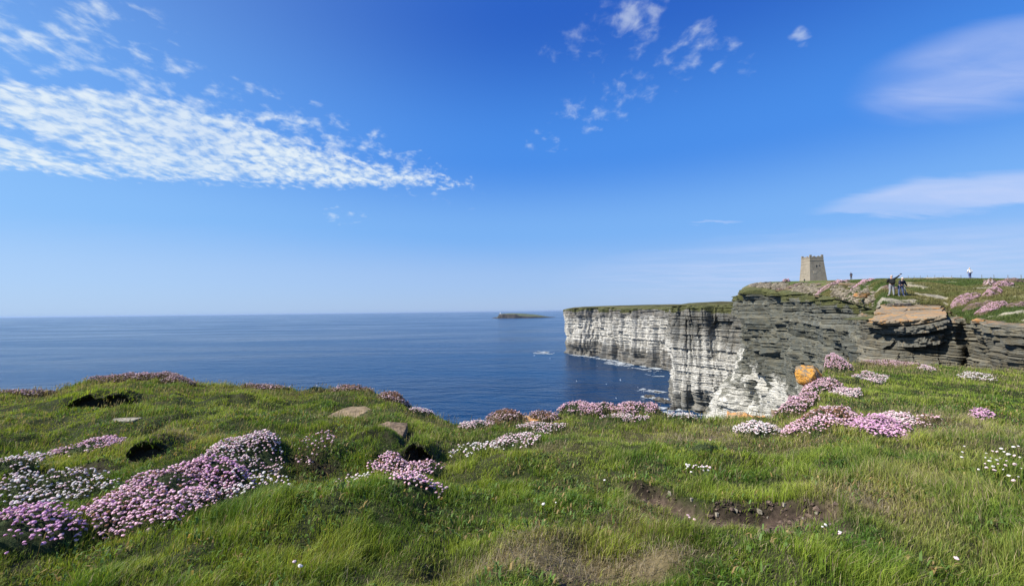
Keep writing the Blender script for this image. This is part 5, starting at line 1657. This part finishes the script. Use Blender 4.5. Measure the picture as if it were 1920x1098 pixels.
# ------------------------------------------------------------------ people
def skin_person(name, loc, rz, joints, bones, cols, label, scale=1.0, hair=(.08, .05, .03), zones=None, long_hair=False):
    """joints: name -> (x,y,z,r). body grown with a skin modifier, then clothing shells cut from it"""
    names = list(joints)
    me = bpy.data.meshes.new('body')
    me.from_pydata([joints[n][:3] for n in names], [(names.index(a), names.index(b_)) for a, b_ in bones], [])
    tmp = bpy.data.objects.new('tmp', me); COL.objects.link(tmp)
    md = tmp.modifiers.new('skin', 'SKIN'); md.use_smooth_shade = True
    sub = tmp.modifiers.new('sub', 'SUBSURF'); sub.levels = 2; sub.render_levels = 2
    for i_, n_ in enumerate(names):
        r_ = joints[n_][3]
        rr_ = r_ if isinstance(r_, tuple) else (r_, r_)
        me.skin_vertices[0].data[i_].radius = rr_
        me.skin_vertices[0].data[i_].use_root = (n_ == 'pelvis')
    dg = bpy.context.evaluated_depsgraph_get(); dg.update()
    bmesh_ = bpy.data.meshes.new_from_object(tmp.evaluated_get(dg))
    bpy.data.objects.remove(tmp)
    root = empty(name, loc, rz); root.scale = (scale,) * 3
    tag(root, label, 'person')
    bmesh_.name = 'body'
    skin = simple_mat('skin', (.45, .27, .19), .6, .1, 20)
    bmesh_.materials.clear(); bmesh_.materials.append(skin)
    body = link(bpy.data.objects.new('body', bmesh_), root)
    # nearest bone decides the garment
    segs = [(np.array(joints[a][:3]), np.array(joints[b_][:3]), a, b_) for a, b_ in bones]
    V_ = np.array([v.co[:] for v in bmesh_.vertices]); N_ = np.array([v.normal[:] for v in bmesh_.vertices])
    best = np.full(len(V_), 1e9); lab = np.zeros(len(V_), int); par = np.zeros(len(V_))
    for k, (a, b_, _, _) in enumerate(segs):
        d = b_ - a; t_ = np.clip(((V_ - a) @ d) / (d @ d + 1e-9), 0, 1)
        dist = np.linalg.norm(V_ - (a + t_[:, None] * d), axis=1)
        w_ = dist < best; best[w_] = dist[w_]; lab[w_] = k; par[w_] = t_[w_]
    for part, (sel, colr_, puff_) in zones.items():
        inside = np.zeros(len(V_), bool)
        for k, (_, _, a, b_) in enumerate(segs):
            for (sa, sb, lim0, lim1) in sel:
                if a == sa and b_ == sb: inside |= (lab == k) & (par >= lim0) & (par <= lim1)
        faces = [list(p.vertices) for p in bmesh_.polygons if all(inside[v] for v in p.vertices)]
        if not faces: continue
        used = sorted({v for f in faces for v in f}); mp = {v: i_ for i_, v in enumerate(used)}
        me2 = bpy.data.meshes.new(part)
        me2.from_pydata([tuple(V_[v] + N_[v] * puff_) for v in used], [], [[mp[v] for v in f] for f in faces])
        for p in me2.polygons: p.use_smooth = True
        me2.materials.append(simple_mat(part, colr_, .85, .25, 25))
        link(bpy.data.objects.new(part, me2), root)
    # hair and face
    hx, hy, hz, hr = joints['head']
    hr = hr if not isinstance(hr, tuple) else hr[0]
    mb = MB(); mb.sphere((hx, hy + .022, hz + .028), hr * 1.06, 2, (1, 1.05, 1.05))
    if long_hair: mb.sphere((hx, hy + .06, hz - .10), hr * .8, 2, (1, .6, 1.5))
    mb.build('hair', simple_mat('hair', hair, .6, .2, 30), root, True)
    mb = MB(); mb.sphere((hx, hy - hr * 1.02, hz - .01), .017, 1, (1, 1.2, 1.5)); mb.build('nose', skin, root, True)
    for sx in (-1, 1):
        mb = MB(); mb.sphere((hx + sx * .033, hy - hr * .93, hz + .02), .011, 1); mb.build('eye', M_DARKM, root, True)
        mb = MB(); mb.sphere((hx + sx * hr * 1.0, hy, hz), .026, 1, (.4, .8, 1.2)); mb.build('ear', skin, root, True)
    return root


def std_joints(**over):
    J = dict(pelvis=(0, 0, .95, (.15, .11)), spine=(0, 0, 1.12, (.135, .10)), chest=(0, 0, 1.33, (.17, .115)), neck0=(0, 0, 1.47, .075), neck=(0, -.01, 1.54, .055), head=(0, -.03, 1.65, .088), crown=(0, -.02, 1.73, .070),
             shL=(-.19, 0, 1.42, .065), elL=(-.25, .03, 1.15, .045), wrL=(-.25, -.08, .92, .030), haL=(-.25, -.10, .84, .034),
             shR=(.19, 0, 1.42, .065), elR=(.25, .03, 1.15, .045), wrR=(.25, -.08, .92, .030), haR=(.25, -.10, .84, .034),
             hiL=(-.10, 0, .88, .10), knL=(-.11, -.02, .50, .062), anL=(-.12, .02, .09, .042), toL=(-.13, -.14, .04, .040),
             hiR=(.10, 0, .88, .10), knR=(.11, -.02, .50, .062), anR=(.12, .02, .09, .042), toR=(.13, -.14, .04, .040))
    J.update(over)
    return J


BONES = [('pelvis', 'spine'), ('spine', 'chest'), ('chest', 'neck0'), ('neck0', 'neck'), ('neck', 'head'), ('head', 'crown'), ('chest', 'shL'), ('shL', 'elL'), ('elL', 'wrL'), ('wrL', 'haL'),
         ('chest', 'shR'), ('shR', 'elR'), ('elR', 'wrR'), ('wrR', 'haR'), ('pelvis', 'hiL'), ('hiL', 'knL'), ('knL', 'anL'), ('anL', 'toL'), ('pelvis', 'hiR'), ('hiR', 'knR'), ('knR', 'anR'), ('anR', 'toR')]


def zones(top, legs, shoes, short=False):
    sl = .45 if short else 1.0
    z = {'shirt' if short else 'jacket': ([('pelvis', 'spine', .0, 1), ('spine', 'chest', 0, 1), ('chest', 'neck0', 0, .9), ('chest', 'shL', 0, 1), ('chest', 'shR', 0, 1), ('shL', 'elL', 0, 1), ('shR', 'elR', 0, 1)] +
          ([] if short else [('elL', 'wrL', 0, .95), ('elR', 'wrR', 0, .95)]), top, .018),
         'trousers': ([('pelvis', 'hiL', 0, 1), ('pelvis', 'hiR', 0, 1), ('hiL', 'knL', 0, 1), ('hiR', 'knR', 0, 1), ('knL', 'anL', 0, .92), ('knR', 'anR', 0, .92)], legs, .014),
         'shoes': ([('anL', 'toL', 0, 1), ('anR', 'toR', 0, 1)], shoes, .012)}
    return z


# standing person, arm stretched up with a phone
p1 = plat_at(1672, 36.2)
J = std_joints(elL=(-.42, -.06, 1.58, .045), wrL=(-.62, -.12, 1.74, .030), haL=(-.69, -.14, 1.80, .034), shL=(-.19, 0, 1.44, .065), anR=(.22, .05, .09, .042), toR=(.26, -.11, .04, .04), elR=(.24, -.10, 1.18, .045), wrR=(.12, -.26, 1.14, .03), haR=(.06, -.31, 1.15, .034),
               head=(-.04, -.05, 1.65, .088), crown=(-.06, -.05, 1.73, .07))
q1 = skin_person('person', tuple(p1), R(160), J, BONES, None, 'standing person in black jacket and grey trousers stretching one arm up to take a photo', 1.0, (.42, .34, .30), zones((.012, .012, .014), (.24, .25, .26), (.55, .52, .45)))
# backpack (worn) and phone (held)
Rz = Matrix.Rotation(R(160), 4, 'Z')
def put(root, p): return tuple(Vector(root.location) + Rz @ Vector(p))
M_BLACKF = simple_mat('black_fabric', (.015, .016, .016), .9, .3, 12, .3)
bpk = empty('backpack', put(q1, (0, .20, .98)), R(160)); tag(bpk, 'black backpack on the back of the person reaching up', 'backpack')
mb = MB(); mb.box((0, 0, .24), (.32, .2, .48)); mb.build('bag', M_BLACKF, bpk, True, bevel=.06)
mb = MB(); mb.box((0, .12, .16), (.24, .07, .24)); mb.build('front_pocket', M_BLACKF, bpk, True, bevel=.025)
for sx in (-.1, .1):
    mb = MB(); mb.tube([(sx, -.08, .46), (sx, -.18, .50), (sx * 1.1, -.34, .38), (sx * 1.2, -.30, .16), (sx, -.1, .04)], .016, 6); mb.build('strap', M_BLACKF, bpk)
ph = empty('phone', put(q1, (-.735, -.17, 1.85)), R(160)); tag(ph, 'dark phone held up by the person in the black jacket', 'phone')
mb = MB(); mb.box((0, 0, 0), (.15, .010, .075)); mb.build('case', M_DARKM, ph, bevel=.003)
mb = MB(); mb.box((0, .0065, 0), (.14, .002, .066)); mb.build('screen', simple_mat('screen_glass', (.02, .03, .05), .1, .0, 2), ph)
# companion stooping forward in navy
p2 = plat_at(1688, 36.0)
J = std_joints(pelvis=(0, .0, .92, (.15, .11)), spine=(.02, -.06, 1.08, (.135, .10)), chest=(.05, -.16, 1.25, (.17, .12)), neck0=(.05, -.23, 1.37, .075), neck=(.04, -.27, 1.42, .055), head=(.02, -.33, 1.52, .088), crown=(.02, -.34, 1.60, .07),
               shL=(-.14, -.20, 1.33, .065), elL=(-.22, -.30, 1.10, .045), wrL=(-.14, -.42, 1.00, .03), haL=(-.10, -.47, .97, .034), shR=(.24, -.16, 1.32, .065), elR=(.36, -.06, 1.08, .045), wrR=(.46, -.12, .90, .03), haR=(.50, -.15, .84, .034),
               knR=(.16, -.05, .50, .062), anR=(.26, .05, .09, .042), toR=(.30, -.10, .04, .04))
q2 = skin_person('person', tuple(p2), R(-12), J, BONES, None, 'person in navy jacket and blue jeans stooping beside the one reaching up', .97, (.55, .46, .36), zones((.02, .022, .045), (.08, .10, .18), (.15, .15, .16)), True)
# camera tripod beside the stooping person
p3 = plat_at(1695, 36.3)
tp = empty('camera_tripod', tuple(p3)); tag(tp, 'slim grey tripod standing beside the stooping person', 'tripod')
for k in range(3):
    a_ = k * 2.094 + .4
    mb = MB(); mb.tube([(0, 0, .86), (.30 * math.cos(a_), .30 * math.sin(a_), 0)], [.020, .014], 8); mb.build('leg', M_WIRE, tp)
mb = MB(); mb.tube([(0, 0, .82), (0, 0, 1.0)], .022, 8); mb.build('centre_column', M_WIRE, tp)
mb = MB(); mb.box((0, 0, 1.03), (.12, .08, .06)); mb.build('head', M_DARKM, tp, bevel=.01)
# walker in a white shirt on the skyline
p4 = plat_at(1820, 71)
J = std_joints(elL=(-.30, .05, 1.17, .045), wrL=(-.32, -.05, .95, .03), haL=(-.32, -.08, .87, .034), elR=(.30, .05, 1.17, .045), wrR=(.30, -.08, .95, .03), knL=(-.10, -.10, .52, .062), anL=(-.11, .05, .12, .042), toL=(-.12, -.1, .06, .04), anR=(.12, .14, .13, .042), toR=(.13, .02, .05, .04))
q4 = skin_person('person', tuple(p4), R(170), J, BONES, None, 'walker in a loose white shirt and blue trousers on the grassy skyline', 1.08, (.5, .47, .42), zones((.85, .85, .84), (.08, .11, .24), (.1, .1, .1), True))
p5 = plat_at(1597, 118)
q5 = skin_person('person', tuple(p5), R(-70), std_joints(head=(.0, -.08, 1.63, .088), crown=(0, -.08, 1.71, .07)), BONES, None, 'small dark dressed figure on the skyline between the tower and the pair', 1.15, (.03, .03, .03), zones((.02, .025, .05), (.02, .022, .03), (.02, .02, .02)))
p6 = plat_at(1474, 200)
q6 = skin_person('person', tuple(p6), R(30), std_joints(), BONES, None, 'tiny dark figure on the skyline seaward of the tower', 1.0, (.03, .03, .03), zones((.04, .03, .04), (.02, .022, .03), (.02, .02, .02)))

# ------------------------------------------------------------------ gulls
M_GULL = simple_mat('gull_white', (.85, .85, .85), .7, .03, 5)
M_GULLG = simple_mat('gull_grey', (.45, .47, .5), .7, .05, 5)
M_BEAK = simple_mat('gull_beak', (.6, .4, .05), .5, .05, 5)
def gull():
    root = empty('gull')
    mb = MB(); mb.tube([(0, -.22, .0), (0, -.15, .03), (0, -.02, .03), (0, .14, .01), (0, .26, 0), (0, .34, 0)], [.02, .05, .075, .06, .03, .012], 10); mb.build('body', M_GULL, root, True)
    mb = MB(); mb.tube([(0, -.21, 0), (0, -.28, -.01)], [.014, .004], 6); mb.build('beak', M_BEAK, root)
    for sx in (-1, 1):
        mb = MB()
        pr = [(0.05, -.08, .10, .03), (.28, -.12, .08, .14), (.50, -.06, .07, .12), (.70, .06, .03, .06)]
        top = [mb.bm.verts.new((sx * x, y, z + .012)) for x, y, c_, z in pr]; bot = [mb.bm.verts.new((sx * x, y + c_ * 2.0, z)) for x, y, c_, z in pr]
        low = [mb.bm.verts.new((sx * x, y + c_, z - .008)) for x, y, c_, z in pr]
        for k in range(3):
            mb.bm.faces.new((top[k], top[k + 1], bot[k + 1], bot[k])); mb.bm.faces.new((top[k], low[k], low[k + 1], top[k + 1])); mb.bm.faces.new((low[k], bot[k], bot[k + 1], low[k + 1]))
        mb.build('wing', M_GULLG, root)
    return root
def copy_tree(o, parent=None):
    c = o.copy(); COL.objects.link(c); c.parent = parent
    for ch in list(o.children): copy_tree(ch, c)
    return c
gulls = [(1098, 677, 330, 'white gull gliding low over the shaded cove nearest the headland'), (1120, 686, 320, 'gull over the shaded cove halfway along the headland foot'), (1196, 726, 240, 'brightest gull wheeling near the buttress foot'),
         (1163, 712, 250, 'gull over the middle of the dark cove water'), (1081, 714, 260, 'gull over blue water at the border of the cliff shade'), (1137, 720, 250, 'gull below and beside the middle gull of the cove'),
         (1155, 746, 230, 'lowest gull over the cove water'), (1031, 672, 330, 'gull over open water just below the foaming reef'), (1002, 666, 330, 'gull to seaward of the foaming reef'), (1205, 728, 236, 'gull trailing the brightest gull near the buttress')]
g0 = gull()
for k, (px, py, d, label) in enumerate(gulls):
    o = g0 if k == 0 else copy_tree(g0)
    o.location = tuple(at(px, py, d)); o.rotation_euler = (random.uniform(-.3, .3), random.uniform(-.9, .9), random.uniform(0, 6.28)); o.scale = (1.3,) * 3
    tag(o, label, 'gull', 'gulls flying over the cove')
# ------------------------------------------------------------------ sea air
mv = bpy.data.materials.new('sea_air'); mv.use_nodes = True
mv.node_tree.nodes.remove(mv.node_tree.nodes['Principled BSDF'])
pv = mv.node_tree.nodes.new('ShaderNodeVolumePrincipled')
pv.inputs['Color'].default_value = (.42, .58, .85, 1); pv.inputs['Density'].default_value = 1.1e-5; pv.inputs['Anisotropy'].default_value = .2
mv.node_tree.links.new(pv.outputs[0], [n_ for n_ in mv.node_tree.nodes if n_.type == 'OUTPUT_MATERIAL'][0].inputs['Volume'])
mb = MB(); mb.box((0, 0, -16), (200000, 200000, 114)); hz_ = mb.build('haze', mv)
tag(hz_, 'faint sea haze paling the water towards the horizon', 'haze', kind='stuff')
S.cycles.volume_bounces = 0
print('done', len(bpy.data.objects))
